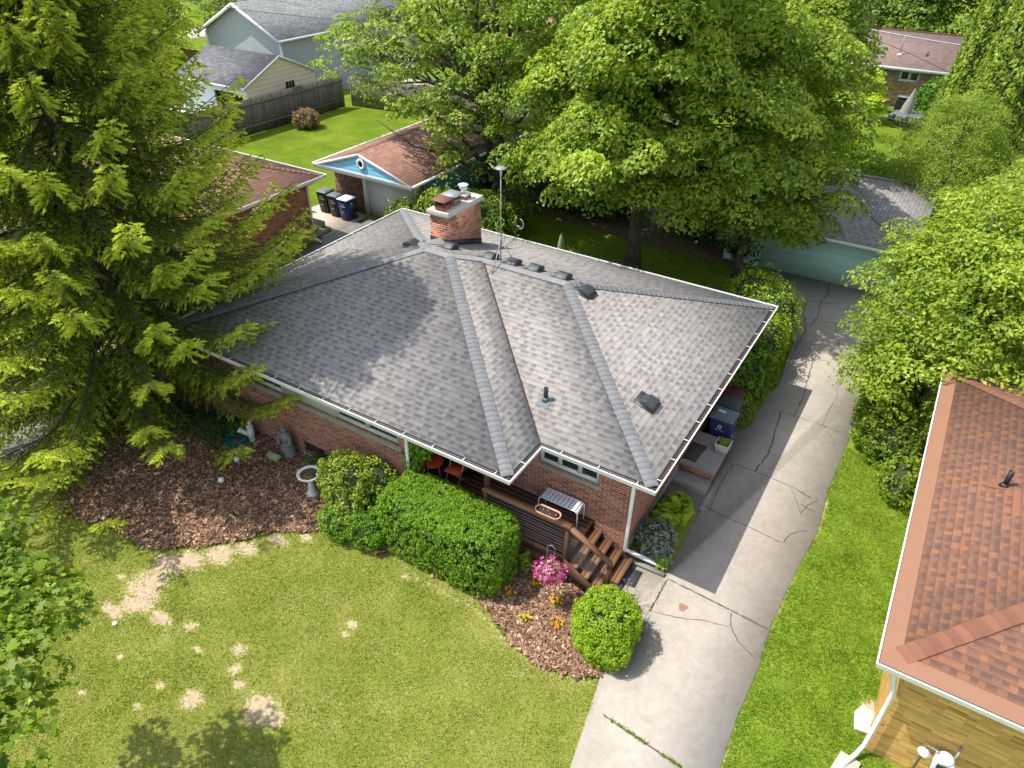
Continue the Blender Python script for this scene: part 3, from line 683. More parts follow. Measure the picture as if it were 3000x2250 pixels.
# brick walls; window openings are real recesses
YF, YR_, XR, XLW, YB = -0.75, 0.45, -0.65, -13.0, 8.35
ZT = H0 - 0.137
def wall_y(mb, y, x0, x1, z0, z1, holes, depth=0.22, facing=-1):
    """wall in plane y with openings (x0,x1,z0,z1), reveals going inwards"""
    xs = sorted(set([x0, x1] + [h for q in holes for h in q[:2]])); zs = sorted(set([z0, z1] + [h for q in holes for h in q[2:]]))
    for i in range(len(xs) - 1):
        for j in range(len(zs) - 1):
            a, b, c, d = xs[i], xs[i + 1], zs[j], zs[j + 1]
            if any(a >= q[0] - 1e-6 and b <= q[1] + 1e-6 and c >= q[2] - 1e-6 and d <= q[3] + 1e-6 for q in holes): continue
            f = [(a, y, c), (b, y, c), (b, y, d), (a, y, d)]; mb.add(f, [(0, 1, 2, 3) if facing < 0 else (3, 2, 1, 0)])
    for q in holes:
        yy = y - facing * depth; a, b, c, d = q
        for f in ([(a, y, c), (a, y, d), (a, yy, d), (a, yy, c)], [(b, y, d), (b, y, c), (b, yy, c), (b, yy, d)], [(b, y, c), (a, y, c), (a, yy, c), (b, yy, c)], [(a, y, d), (b, y, d), (b, yy, d), (a, yy, d)]):
            mb.add(f, [(0, 1, 2, 3)])
def wall_x(mb, x, y0, y1, z0, z1, holes, depth=0.22, facing=1):
    ys = sorted(set([y0, y1] + [h for q in holes for h in q[:2]])); zs = sorted(set([z0, z1] + [h for q in holes for h in q[2:]]))
    for i in range(len(ys) - 1):
        for j in range(len(zs) - 1):
            a, b, c, d = ys[i], ys[i + 1], zs[j], zs[j + 1]
            if any(a >= q[0] - 1e-6 and b <= q[1] + 1e-6 and c >= q[2] - 1e-6 and d <= q[3] + 1e-6 for q in holes): continue
            f = [(x, a, c), (x, b, c), (x, b, d), (x, a, d)]; mb.add(f, [(0, 1, 2, 3) if facing > 0 else (3, 2, 1, 0)])
    for q in holes:
        xx = x - facing * depth; a, b, c, d = q
        for f in ([(x, a, c), (x, a, d), (xx, a, d), (xx, a, c)], [(x, b, d), (x, b, c), (xx, b, c), (xx, b, d)], [(x, b, c), (x, a, c), (xx, a, c), (xx, b, c)], [(x, a, d), (x, b, d), (xx, b, d), (xx, a, d)]):
            mb.add(f, [(0, 1, 2, 3)])
WA = (-10.95, -5.98, 1.84, 2.55); WB = (-2.90, -1.42, 1.93, 2.55); BW = (-9.35, -8.6, 0.12, 0.52)
mb = MB()
XP = -5.72                                   # porch starts here
wall_y(mb, YF, XLW, XP, 0.0, ZT, [WA, BW])
wall_x(mb, XP, YF, YR_, 0.0, ZT, [])
wall_y(mb, YR_, XP, XR, 0.0, ZT, [WB, (-4.9, -4.0, 0.86, 2.5)])
wall_x(mb, XR, YR_, YB, 0.0, ZT, [(4.1, 4.95, 0.5, 2.5)])
wall_y(mb, YB, XLW, XR, 0.0, ZT, [], facing=1)
wall_x(mb, XLW, YF, YB, 0.0, ZT, [], facing=-1)
wall = mb.build('brick_wall', C_BRICK, house)
mb = MB(); mb.box(XR, XR + .012, YR_ + .01, YB, 0, .32); mb.box(-.69, XR - 0.002, YR_ - .012, YR_, 0, 0.2); mb.build('foundation', C_CONCD, house)
# windows
def window_y(y, x0, x1, z0, z1, parent, panes, fm, fw=0.05, name='window', depth=0.09, split=()):
    mb = MB(); yy = y + depth
    mb.box(x0, x1, yy - .04, yy + .03, z0, z0 + fw); mb.box(x0, x1, yy - .04, yy + .03, z1 - fw, z1)
    xs = [x0] + list(panes) + [x1]
    for i, x in enumerate(xs):
        a = x if i == 0 else (x - fw if i == len(xs) - 1 else x - fw / 2); mb.box(a, a + fw, yy - .045, yy + .03, z0 + fw, z1 - fw)
    w = mb.build(name, fm, parent)
    for i in range(len(xs) - 1):
        g_ = MB(); a, b = xs[i] + fw * (1 if i == 0 else .5), xs[i + 1] - fw * (1 if i == len(xs) - 2 else .5)
        s_ = .022; mb2 = MB(); mb2.box(a, b, yy - .02, yy + .02, z0 + fw, z0 + fw + s_); mb2.box(a, b, yy - .02, yy + .02, z1 - fw - s_, z1 - fw); mb2.box(a, a + s_, yy - .02, yy + .02, z0 + fw + s_, z1 - fw - s_); mb2.box(b - s_, b, yy - .02, yy + .02, z0 + fw + s_, z1 - fw - s_)
        mb2.build('sash', fm, w)
        g_.add([(a + s_, yy, z0 + fw + s_), (b - s_, yy, z0 + fw + s_), (b - s_, yy, z1 - fw - s_), (a + s_, yy, z1 - fw - s_)], [(0, 1, 2, 3)]); g_.build('pane', C_GLASS, w)
    return w
w1 = window_y(YF, -10.95, -9.78, 1.84, 2.55, house, [], C_TRIM, .07)
mb = MB(); mb.box(-9.775, -7.98, YF + .03, YF + .08, 1.84, 2.55); mb.build('infill_panel', C_TRIM, house)
w2 = window_y(YF, -7.975, -5.98, 1.84, 2.55, house, [-6.98], C_TRIM, .07)
mb = MB(); mb.box(-11.05, -5.88, YF - .05, YF - .001, 1.70, 1.80); mb.box(-11.05, -5.88, YF - .035, YF + .08, 1.80, 1.835); bevel(mb.build('window_sill', C_SILL, house), .008)
w3 = window_y(YR_, -2.90, -1.42, 1.93, 2.55, house, [-2.41, -1.91], C_WINWHITE, .06)
mb = MB(); mb.box(-3.0, -1.32, YR_ - .05, YR_ + .08, 1.85, 1.925); bevel(mb.build('window_sill', C_SILL, house), .008)
mb = MB(); mb.box(-9.35, -8.6, YF + .08, YF + .10, .12, .52); mb.build('basement_window', C_DARKMETAL, house)
mb = MB(); mb.box(-9.4, -8.55, YF - .03, YF + .08, .06, .115); mb.build('basement_sill', C_SILL, house)
mb = MB(); mb.box(-4.9, -4.0, YR_ + .08, YR_ + .12, .86, 2.5); dr = mb.build('front_door', C_MAROON, house); mb = MB(); mb.ball((-4.08, YR_ + .06, 1.75), .03); mb.build('handle', C_STEEL, dr)
mb = MB(); mb.box(XR - .12, XR - .08, 4.1, 4.95, .5, 2.5); dr = mb.build('side_door', C_WHITE, house); mb = MB(); mb.ball((XR - .06, 4.2, 1.45), .03); mb.build('handle', C_STEEL, dr)
# porch post
mb = MB(); mb.box(-3.62, -3.51, -0.72, -0.61, 0.86, ZT); mb.build('porch_post', C_DECK, house)
mb = MB(); mb.box(-5.70, -5.63, -0.86, -0.79, 0.3, ZT); mb.build('porch_post', C_WHITE, house, label='white trellis post with a vine')
# downspout at the front right corner
mb = MB(); mb.bar((-.30, .12, H0 - .12), (XR + .05, YR_ - .05, H0 - .42), .07, .055); mb.bar((XR + .05, YR_ - .05, H0 - .40), (XR + .05, YR_ - .05, .42), .07, .055); mb.bar((XR + .05, YR_ - .05, .44), (-.48, YR_ + .10, .27), .07, .055)
mb.bar((-.50, YR_ + .09, .275), (.28, YR_ + .22, .12), .10, .05); bevel(mb.build('downspout', C_WHITE, house), .006)

# plumbing pipe on the front slope
def zroof_f(y): return H0 + S * y - dz
mb = MB(); px_, py_ = -3.16, 1.12
mb.lathe((px_, py_, zroof_f(py_) - .02), [(.052, 0), (.052, .36), (.038, .36), (.038, .2)], 14); pp = mb.build('vent_pipe', C_BLACK, roof, smooth=False)
mb = MB(); zz = zroof_f(py_); mb.add([(px_ - .16, py_ - .2, zz - .065 + .012), (px_ + .16, py_ - .2, zz - .065 + .012), (px_ + .13, py_ + .14, zz + .045 + .012), (px_ - .13, py_ + .14, zz + .045 + .012)], [(0, 1, 2, 3)]); mb.lathe((px_, py_, zz - .0), [(.09, 0), (.06, .09)], 14); mb.build('pipe_flashing', C_LID, pp)
# roof vents
def roof_vent(x, y, z, nx, ny, parent):
    """square hooded vent; (nx,ny) is downhill"""
    d = Vector((nx, ny, -S)).normalized(); s_ = Vector((-ny, nx, 0)); up = s_.cross(d); up = up if up.z > 0 else -up; c = Vector((x, y, z))
    def P(a, b, h): return tuple(c + d * a + s_ * b + up * h)
    w = .20
    mb = MB(); mb.hull8([P(.27, -w - .05, 0), P(.27, w + .05, 0), P(-.25, w + .05, 0), P(-.25, -w - .05, 0), P(.27, -w - .05, .012), P(.27, w + .05, .012), P(-.25, w + .05, .012), P(-.25, -w - .05, .012)])
    base = mb.build('roof_vent', C_VENT, parent)
    mb = MB(); mb.hull8([P(.24, -w, .04), P(.24, w, .04), P(-.16, w * .85, .012), P(-.16, -w * .85, .012), P(.22, -w * .9, .14), P(.22, w * .9, .14), P(-.02, w * .75, .15), P(-.02, -w * .75, .15)])
    bevel(mb.build('vent_hood', C_VENT, base), .012, 2)
    return base
def zb(y): return H0 + S * (D - y) - dz
def zr(x): return H0 - S * x - dz
def zl(x): return H0 + S * (x - XL) - dz
roof_vent(-9.35, 4.33, zl(-9.35), -1, 0, roof)
for x, y in ((-8.36, 4.70), (-7.12, 4.86), (-6.42, 4.92), (-5.72, 4.93), (-4.86, 4.92)): roof_vent(x, y, zb(y), 0, 1, roof)
roof_vent(-4.05, 4.60, zr(-4.05), 1, 0, roof); roof_vent(-1.20, 2.23, zr(-1.2), 1, 0, roof)

# chimney (a part of the house) > crown, flues, caps, flashing
cx0, cx1, cy0, cy1 = -9.22, -8.60, 5.0, 6.66
mb = MB(); mb.box(cx0, cx1, cy0, cy1, 3.2, 4.88); ch = mb.build('chimney', C_CHIM, house)
mb = MB(); mb.box(cx0 - .06, cx1 + .06, cy0 - .06, cy1 + .06, 4.885, 5.03); bevel(mb.build('crown', C_STONE, ch), .012)
for y, mt in ((5.20, 0), (5.68, 1), (6.22, 2)):
    mb = MB(); xm = -8.90
    if mt < 2:
        mb.box(xm - .16, xm + .16, y - .16, y + .16, 5.033, 5.16); fl_ = mb.build('flue', C_TERRA, ch)
    else:
        mb.box(xm - .15, xm + .15, y - .16, y + .16, 5.033, 5.13); fl_ = mb.build('flue', C_TERRA, ch)
    mb = MB()
    if mt < 2:
        for a, b in ((-1, -1), (1, -1), (1, 1), (-1, 1)): mb.box(xm + a * .17 - .01, xm + a * .17 + .01, y + b * .17 - .01, y + b * .17 + .01, 5.12, 5.30)
        mb.box(xm - .18, xm + .18, y - .18, y + .18, 5.14, 5.19)
        mb.lathe((xm, y, 5.30), [(.36, 0), (.35, .03), (.06, .075)], 4)
        # turn the four-sided lid square to the chimney
        k0 = len(mb.v) - 12
        for i in range(k0, len(mb.v)):
            vx, vy, vz = mb.v[i]; dx, dy = vx - xm, vy - y; mb.v[i] = (xm + (dx - dy) * .7071, y + (dx + dy) * .7071, vz)
        mb.build('flue_cap', C_RUST if mt == 0 else C_STEEL, ch)
        if mt < 2:
            mb = MB(); mb.box(xm - .15, xm + .15, y - .15, y + .15, 5.19, 5.295); mb.build('flue_screen', C_BLACK, ch)
    else:
        mb.box(xm - .17, xm + .17, y - .17, y + .17, 5.134, 5.16); mb.lathe((xm, y, 5.16), [(.07, 0), (.07, .16), (.12, .17), (.12, .2)], 14); mb.lathe((xm, y, 5.40), [(.02, 0), (.15, .01), (.15, .03), (.05, .06)], 16); mb.box(xm - .01, xm + .01, y - .01, y + .01, 5.36, 5.41); mb.build('flue_cap', C_WHITE, ch)
mb = MB(); t = .02
def zbk(y): return zb(y)
for (x0, x1, y0, y1) in ((cx0 - t, cx1 + t, cy0 - t, cy0 - .001), (cx1 + .001, cx1 + t, cy0, cy1), (cx0 - t, cx0 - .001, cy0, cy1)):
    mb.hull8([(x0, y0, zbk(y0) - .05), (x1, y0, zbk(y0) - .05), (x1, y1, zbk(y1) - .05), (x0, y1, zbk(y1) - .05), (x0, y0, zbk(y0) + .17), (x1, y0, zbk(y0) + .17), (x1, y1, zbk(y1) + .17), (x0, y1, zbk(y1) + .17)])
mb.build('flashing', C_FLASH, ch)
# cricket behind the chimney (uphill side)
mb = MB(); zc = zbk(cy0); mb.add([(cx0 - .05, cy0 - .005, zc + .02), (cx1 + .05, cy0 - .005, zc + .02), (-8.9, cy0 - .005, zc + .17), (-8.9, cy0 - .62, zc + .215)], [(0, 2, 3), (2, 1, 3)]); mb.build('cricket', C_CAP, roof)

# ================================================================== deck and stairs
ZD = 0.86
deck = thing('wood_deck', 'brown stained wooden porch deck with open stairs and cable railing', 'deck', (-2.4, -0.2, 0))
mb = MB(); y = -0.80
mb_ = MB()
k = 0; x = -5.65
nb_ = 9
for k in range(9):
    yy = -0.78 + k * .138; mb_.box(-5.68, -1.42, yy, yy + .13, ZD - .035, ZD)
mb_.build('deck_boards', C_DECK, deck)
mb = MB(); mb.box(-5.68, -1.44, -.84, -.79, ZD - .25, ZD - .01); mb.box(-5.68, -1.44, -.815, -.80, .05, ZD - .26); mb.build('fascia_board', C_DECK, deck)
# four treads going down to the right, two boards each
SY0, SY1 = -.86, .42
for k, (x0, z) in enumerate(((-1.40, ZD - .155), (-1.13, ZD - .325), (-.87, ZD - .49), (-.63, ZD - .64))):
    if k == 3: x0 = -.86 + .24
    mb = MB(); mb.box(x0, x0 + .125, SY0, SY1, z - .035, z); mb.box(x0 + .133, x0 + .235, SY0, SY1, z - .035, z); mb.build('step', C_TREAD, deck)
for yy in (SY0 - .045, .425 - .06):
    mb = MB(); p = [(-1.46, ZD - .03), (-1.46, ZD - .36), (-.62, .03), (-.37, .03), (-.37, .16)]
    q = [(a, yy - (.0), b) for a, b in p] + [(a, yy + .04, b) for a, b in p]; n = len(p)
    mb.add(q, [tuple(range(n)), tuple(range(n, 2 * n))[::-1]] + [(i, n + i, n + (i + 1) % n, (i + 1) % n) for i in range(n)]); mb.build('stringer', C_DECK, deck)
mb = MB(); mb.box(-1.51, -1.42, -.86, -.77, .0, ZD + .90); mb.build('railing_post', C_DECK, deck)
mb = MB(); mb.box(-.58, -.49, -.66, -.57, .0, .98); mb.build('railing_post', C_DECK, deck)
mb = MB(); mb.box(-3.55, -3.46, -.86, -.77, ZD, ZD + .90); mb.build('railing_post', C_DECK, deck)
RZ = ZD + .90
mb = MB(); mb.box(-3.56, -1.40, -.89, -.745, RZ, RZ + .04); mb.build('handrail', C_TREAD, deck)
mb = MB(); mb.bar((-1.44, -.82, RZ + .02), (-.50, -.62, 1.0), .14, .04); mb.build('handrail', C_TREAD, deck)
mb = MB()
for k in range(9): mb.tube([(-3.5, -.815, ZD + .09 + k * .088), (-1.47, -.815, ZD + .09 + k * .088)], .0045, 5)
for k in range(9): mb.tube([(-1.46, -.815, ZD + .06 + k * .088), (-.535, -.615, .17 + k * .088)], .0045, 5)
mb.build('cable', C_STEEL, deck)

# ================================================================== side stoop
st = thing('concrete_stoop', 'concrete side stoop with brick sides and two steps by the driveway', 'stoop', (-.2, 4.2, 0))
mb = MB(); mb.box(XR + .002, .29, 3.84, 5.30, .40, .50); bevel(mb.build('landing', C_CONCD, st), .012)
mb = MB(); mb.box(XR + .002, .24, 3.88, 5.27, .0, .398); mb.build('brick_base', C_BRICK, st)
mb = MB(); mb.box(XR + .002, .25, 3.42, 3.875, .0, .22); bevel(mb.build('step', C_CONCD, st), .012)
mb = MB(); mb.box(.252, .40, 2.9, 4.35, .0, .06); mb.build('kerb', C_CONCD, st)

# ================================================================== generic roofs
def hip_planes(x0, x1, y0, y1, z, s, hipx0=True, hipx1=True):
    """hip roof, ridge along the longer side (or gables where hip flag is off, ridge along x)"""
    w, d = x1 - x0, y1 - y0
    if w >= d:
        h = d / 2; a = x0 + (h if hipx0 else 0); b = x1 - (h if hipx1 else 0); R0 = (a, y0 + h, z + s * h); R1 = (b, y0 + h, z + s * h)
        pl = [[(x0, y0, z), (x1, y0, z), R1, R0], [(x1, y1, z), (x0, y1, z), R0, R1]]
        if hipx0: pl.append([(x0, y1, z), (x0, y0, z), R0])
        if hipx1: pl.append([(x1, y0, z), (x1, y1, z), R1])
        segs = [(R0, R1)] + ([((x0, y0, z), R0), ((x0, y1, z), R0)] if hipx0 else []) + ([((x1, y0, z), R1), ((x1, y1, z), R1)] if hipx1 else [])
    else:
        h = w / 2; R0 = (x0 + h, y0 + h, z + s * h); R1 = (x0 + h, y1 - h, z + s * h)
        pl = [[(x0, y1, z), (x0, y0, z), R0, R1], [(x1, y0, z), (x1, y1, z), R1, R0], [(x0, y0, z), (x1, y0, z), R0], [(x1, y1, z), (x0, y1, z), R1]]
        segs = [(R0, R1), ((x0, y0, z), R0), ((x1, y0, z), R0), ((x0, y1, z), R1), ((x1, y1, z), R1)]
    return pl, [(tuple(a), tuple(b)) for a, b in segs]

# ---- house with the orange roof, lower right
hE = thing('brick_house', 'yellow brick house with an orange shingle roof at the right edge of the photo', 'house', (9, 3, 0))
ex0, ex1, ey0, ey1, ez = 4.34, 14.4, -1.70, 8.05, 2.8
pl, sg = hip_planes(ex0 + .30, ex1 - .30, ey0 + .30, ey1 - .30, ez + .06, .33)
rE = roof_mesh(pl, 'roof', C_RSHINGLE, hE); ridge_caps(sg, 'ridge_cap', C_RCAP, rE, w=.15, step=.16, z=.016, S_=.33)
gE = gutter([(ex0, ey0), (ex1, ey0), (ex1, ey1), (ex0, ey1)], 'gutter', hE, z=ez, spikes=0)
mb = MB()   # tan mesh screens laid over the gutters, mitred
a, b = .035, .31
C4 = [(ex0, ey0, 1, 1), (ex1, ey0, -1, 1), (ex1, ey1, -1, -1), (ex0, ey1, 1, -1)]
for i in range(4):
    p = C4[i]; q = C4[(i + 1) % 4]
    def k(c, d, z): return (c[0] + c[2] * d, c[1] + c[3] * d, z)
    mb.add([k(p, a, ez + .012), k(q, a, ez + .012), k(q, b, ez + .078), k(p, b, ez + .078)], [(0, 1, 2, 3)])
mb.build('gutter_screen', C_COPPER, hE)
mb = MB(); wall_y(mb, -1.22, 4.88, 13.8, 0, ez - .14, []); wall_x(mb, 4.88, -1.22, 7.5, 0, ez - .14, [(2.2, 3.4, 1.2, 2.2)], facing=-1); wall_y(mb, 7.5, 4.88, 13.8, 0, ez - .14, [], facing=1); wall_x(mb, 13.8, -1.22, 7.5, 0, ez - .14, []); mb.build('brick_wall', C_YBRICK, hE)
mb = MB(); mb.box(4.93, 4.97, 2.2, 3.4, 1.2, 2.2); wnd = mb.build('window', C_WHITE, hE); mb = MB(); mb.box(4.92, 4.928, 2.27, 3.33, 1.27, 2.13); mb.build('pane', C_GLASS, wnd)
mb = MB(); mb.add([(ex0 + .12, ey0 + .12, ez - .13), (ex1 - .12, ey0 + .12, ez - .13), (ex1 - .12, ey1 - .12, ez - .13), (ex0 + .12, ey1 - .12, ez - .13)], [(3, 2, 1, 0)]); mb.build('soffit', C_SOFFIT, hE)
mb = MB(); mb.tube([(4.62, -1.55, 2.66), (4.70, -1.42, 2.3), (4.80, -1.34, 1.9), (4.80, -1.34, .28), (4.72, -1.5, .14), (4.55, -1.8, .08)], .043, 4); mb.build('downspout', C_WHITE, hE)
def zE(x): return ez + .06 + .33 * (x - ex0 - .30)
vx, vy = (6, 8.37, 0.32)[0], (6, 8.37, 0.32)[1]
for (px_, py_) in ((5.72, 3.35),):
    mb = MB(); mb.lathe((px_, py_, zE(px_) - .03), [(.05, 0), (.05, .40), (.037, .40), (.037, .25)], 14); pp = mb.build('vent_pipe', C_BLACK, rE); mb = MB(); mb.lathe((px_, py_, zE(px_) - .02), [(.10, 0), (.06, .08)], 14); mb.build('pipe_flashing', C_BLACK, pp)
    mb = MB(); mb.add([(px_ - .28, py_ - .1, zE(px_ - .28) + .012), (px_ + .02, py_ - .14, zE(px_ + .02) + .012), (px_ + .02, py_ + .2, zE(px_ + .02) + .012), (px_ - .28, py_ + .2, zE(px_ - .28) + .012)], [(0, 1, 2, 3)]); mb.build('flashing_plate', C_RCAP, pp)
gm = thing('gas_meter', 'pale grey gas meter with round regulator on the yellow brick wall', 'gas meter', (5.85, -1.4, 0))
mb = MB(); mb.box(5.72, 6.0, -1.52, -1.32, .72, 1.02); mb.lathe((5.86, -1.42, 1.02), [(.13, 0), (.12, .05), (.05, .08)], 14); bevel(mb.build('meter_body', C_LIDW, gm), .02)
mb = MB(); mb.tube([(5.56, -1.40, .0), (5.56, -1.40, 1.1), (5.72, -1.40, 1.12), (5.78, -1.42, 1.02)], .02, 8); mb.tube([(5.96, -1.40, 1.02), (5.98, -1.36, 1.2), (6.0, -1.22, 1.25)], .02, 8); mb.build('pipe', C_STEEL, gm)
mb = MB(); mb.lathe((5.56, -1.42, .92), [(.09, 0), (.10, .03), (.05, .09), (.02, .12)], 16); mb.build('regulator', C_LIDW, gm)
mb = MB(); mb.box(5.77, 5.95, -1.535, -1.522, .86, .97); mb.build('meter_window', C_BLACK, gm)
sb = MB(); sb.prism([(4.62, -.95), (4.86, -.92), (4.9, -.42), (4.66, -.38), (4.56, -.6)], 0.0, .09); tag(bevel(sb.build('splash_block', C_STONE), .02), 'pale lichen covered splash block beside the white downspout', 'splash block')
mb = MB(); mb.prism([(4.35, -2.15), (4.75, -2.1), (4.85, -1.55), (4.5, -1.5)], .0, .07); tag(bevel(mb.build('stone_slab', C_CONCP), .015), 'tan stone slab under the lower end of the white downspout', 'stone')

# ---- brown roofed neighbour, left
hB = thing('brick_house', 'red brick house with a brown hip roof partly behind the tall spruce', 'house', (-25, 5, 0))
pl, sg = hip_planes(-31.5, -18.66, .3, 10.1, 2.77, .33)
rB = roof_mesh(pl, 'roof', C_BSHINGLE, hB); ridge_caps(sg, 'ridge_cap', C_BSHINGLE, rB, w=.16, step=.2, S_=.33)
gutter([(-31.6, .2), (-18.55, .2), (-18.55, 10.2), (-31.6, 10.2)], 'gutter', hB, z=2.79, spikes=0, h=.14)
mb = MB(); wall_y(mb, .9, -31, -19.1, 0, 2.65, []); wall_x(mb, -19.1, .9, 9.6, 0, 2.65, [(6.35, 7.15, 1.7, 2.15), (7.05, 7.75, .15, .55), (2.6, 3.9, 1.5, 2.4)]); wall_y(mb, 9.6, -31, -19.1, 0, 2.65, [], facing=1); wall_x(mb, -31, .9, 9.6, 0, 2.65, [], facing=-1); mb.build('brick_wall', C_BBRICK, hB)
mb = MB(); mb.add([(-31.5, .3, 2.64), (-18.67, .3, 2.64), (-18.67, 10.08, 2.64), (-31.5, 10.08, 2.64)], [(3, 2, 1, 0)]); mb.build('soffit', C_SOFFIT, hB)
def window_x(x, y0, y1, z0, z1, parent, fm, bars=0, facing=1, name='window', fw=.05, rows=0):
    mb = MB(); xx = x - facing * .08
    mb.box(xx - .03, xx + .03, y0, y1, z0, z0 + fw); mb.box(xx - .03, xx + .03, y0, y1, z1 - fw, z1)
    n = bars + 1
    for i in range(n + 1):
        yy = y0 + (y1 - y0 - fw) * i / n; mb.box(xx - .032, xx + .032, yy, yy + fw, z0 + fw, z1 - fw)
    for j in range(rows): zz = z0 + (z1 - z0) * (j + 1) / (rows + 1); mb.box(xx - .028, xx + .028, y0 + fw, y1 - fw, zz - .012, zz + .012)
    w = mb.build(name, fm, parent); mb = MB(); mb.add([(xx, y0, z0), (xx, y1, z0), (xx, y1, z1), (xx, y0, z1)], [(0, 1, 2, 3) if facing > 0 else (3, 2, 1, 0)]); mb.build('pane', C_GLASS, w); return w
window_x(-19.1, 6.35, 7.15, 1.7, 2.15, hB, C_WINWHITE); window_x(-19.1, 2.6, 3.9, 1.5, 2.4, hB, C_WINWHITE, 1); window_x(-19.1, 7.05, 7.75, .15, .55, hB, C_LIDW, 4, rows=1, name='basement_window')
mb = MB(); mb.bar((-18.6, 9.95, 2.67), (-18.98, 9.42, 2.45), .07, .06); mb.bar((-18.98, 9.42, 2.47), (-18.98, 9.42, .2), .07, .06); mb.bar((-18.98, 9.42, .2), (-18.6, 9.42, .08), .07, .06); mb.build('downspout', C_WHITE, hB)
st2 = thing('concrete_steps', 'two grey concrete steps behind the corner of the brown roofed house', 'steps', (-19.8, 10.2, 0))
mb = MB(); mb.box(-20.6, -19.5, 9.62, 10.6, 0, .42); mb.build('landing', C_CONCD, st2)
mb = MB(); mb.box(-19.495, -19.15, 9.62, 10.6, 0, .21); mb.build('step', C_CONCD, st2)

# ---- garage with the sky-blue gable
g1 = thing('garage', 'brick garage with a brown roof and a sky blue gable above a white door', 'garage', (-18.4, 15, 0))
xa, xb, yf, yb2, ze, sl = -21.2, -15.65, 12.0, 21.0, 2.3, .325
xm = (xa + xb) / 2; zrg = ze + sl * (xb - xa) / 2
rg = roof_mesh([[(xb, yf, ze), (xb, yb2, ze), (xm, yb2, zrg), (xm, yf, zrg)], [(xa, yb2, ze), (xa, yf, ze), (xm, yf, zrg), (xm, yb2, zrg)]], 'roof', C_BSHINGLE, g1)
mb = MB(); mb.add([(xa + .15, yf + .06, ze - .02), (xb - .15, yf + .06, ze - .02), (xm, yf + .06, zrg - .07)], [(0, 1, 2)]); gb = mb.build('gable', C_SKYBLUE, g1)
mb = MB()
for s_, x in ((1, xa), (-1, xb)): mb.bar((x, yf + .02, ze - .09), (xm, yf + .02, zrg - .09), .05, .13, up=(0, 0, 1))
mb.build('bargeboard', C_WHITE, g1)
mb = MB(); n = 46; vs = []; fs = []
for i in range(n + 1):
    x = xa + .02 + (xb - xa - .04) * i / n; z = ze - .17 - .035 * abs(math.sin(i * math.pi / 2 * .99)); vs += [(x, yf - .01, ze - .02), (x, yf - .01, z), (x, yf + .02, ze - .02), (x, yf + .02, z)]
for i in range(n): a = 4 * i; fs += [(a, a + 1, a + 5, a + 4), (a + 2, a + 6, a + 7, a + 3), (a + 1, a + 3, a + 7, a + 5)]
mb.add(vs, fs); mb.build('scalloped_trim', C_WHITE, g1)
mb = MB(); k = 8; cx_, cz_ = xm + .05, 2.72
for r0, r1, y_, mt in ((.13, .22, yf, C_WHITE),):
    vs = []; fs = []
    for i in range(k): 
        a = (i + .5) * 2 * math.pi / k
        for rr in (r0, r1):
            for yy in (y_, y_ + .05): vs.append((cx_ + rr * math.cos(a), yy, cz_ + rr * 1.15 * math.sin(a)))
    for i in range(k): a = 4 * i; b = 4 * ((i + 1) % k); fs += [(a, b, b + 2, a + 2), (a + 2, b + 2, b + 3, a + 3), (a, a + 1, b + 1, b)]
    mb.add(vs, fs); wf = mb.build('octagonal_vent', mt, g1)
mb = MB(); mb.add([(cx_ + .135 * math.cos((i + .5) * math.pi / 4), yf + .045, cz_ + .155 * math.sin((i + .5) * math.pi / 4)) for i in range(8)], [tuple(range(8))]); mb.build('pane', C_DARK, wf)
mb = MB(); mb.box(-20.95, -19.25, 12.95, 13.1, 0, 2.29); mb.box(-20.95, -20.8, 13.1, 20.8, 0, 2.29); mb.box(-20.8, -15.95, 20.7, 20.8, 0, 2.29); mb.build('brick_wall', C_DBRICK, g1)
mb = MB(); mb.box(-16.13, -15.9, 12.95, 13.1, 0, 2.29); mb.build('brick_pier', C_DBRICK, g1)
mb = MB(); mb.box(-16.05, -15.92, 13.11, 20.7, 0, 2.29); mb.build('side_wall', mat_plain('teal_paint', (0.07, 0.24, 0.24), .7, var=.1), g1)
mb = MB(); mb.add([(-20.95, 12.03, 2.28), (-15.9, 12.03, 2.28), (-15.9, 12.95, 2.28), (-20.95, 12.95, 2.28)], [(3, 2, 1, 0)]); mb.build('soffit', C_WHITE, g1)
mb = MB(); mb.box(-19.05, -16.33, 13.0, 13.04, 0, 2.05); mb.build('garage_door', C_AWHITE, g1)
mb = MB(); mb.box(-19.25, -19.05, 12.94, 13.05, 0, 2.29); mb.box(-16.33, -16.13, 12.94, 13.05, 0, 2.29); mb.box(-19.05, -16.33, 12.94, 13.05, 2.05, 2.29); mb.build('door_frame', C_WINWHITE, g1)
mb = MB(); mb.box(xb, xb + .09, yf + .02, yb2, ze - .10, ze - .005); mb.build('gutter', C_WHITE, g1)
mb = MB(); mb.box(xa - .09, xa, yf + .02, yb2, ze - .10, ze - .005); mb.build('gutter', C_WHITE, g1)

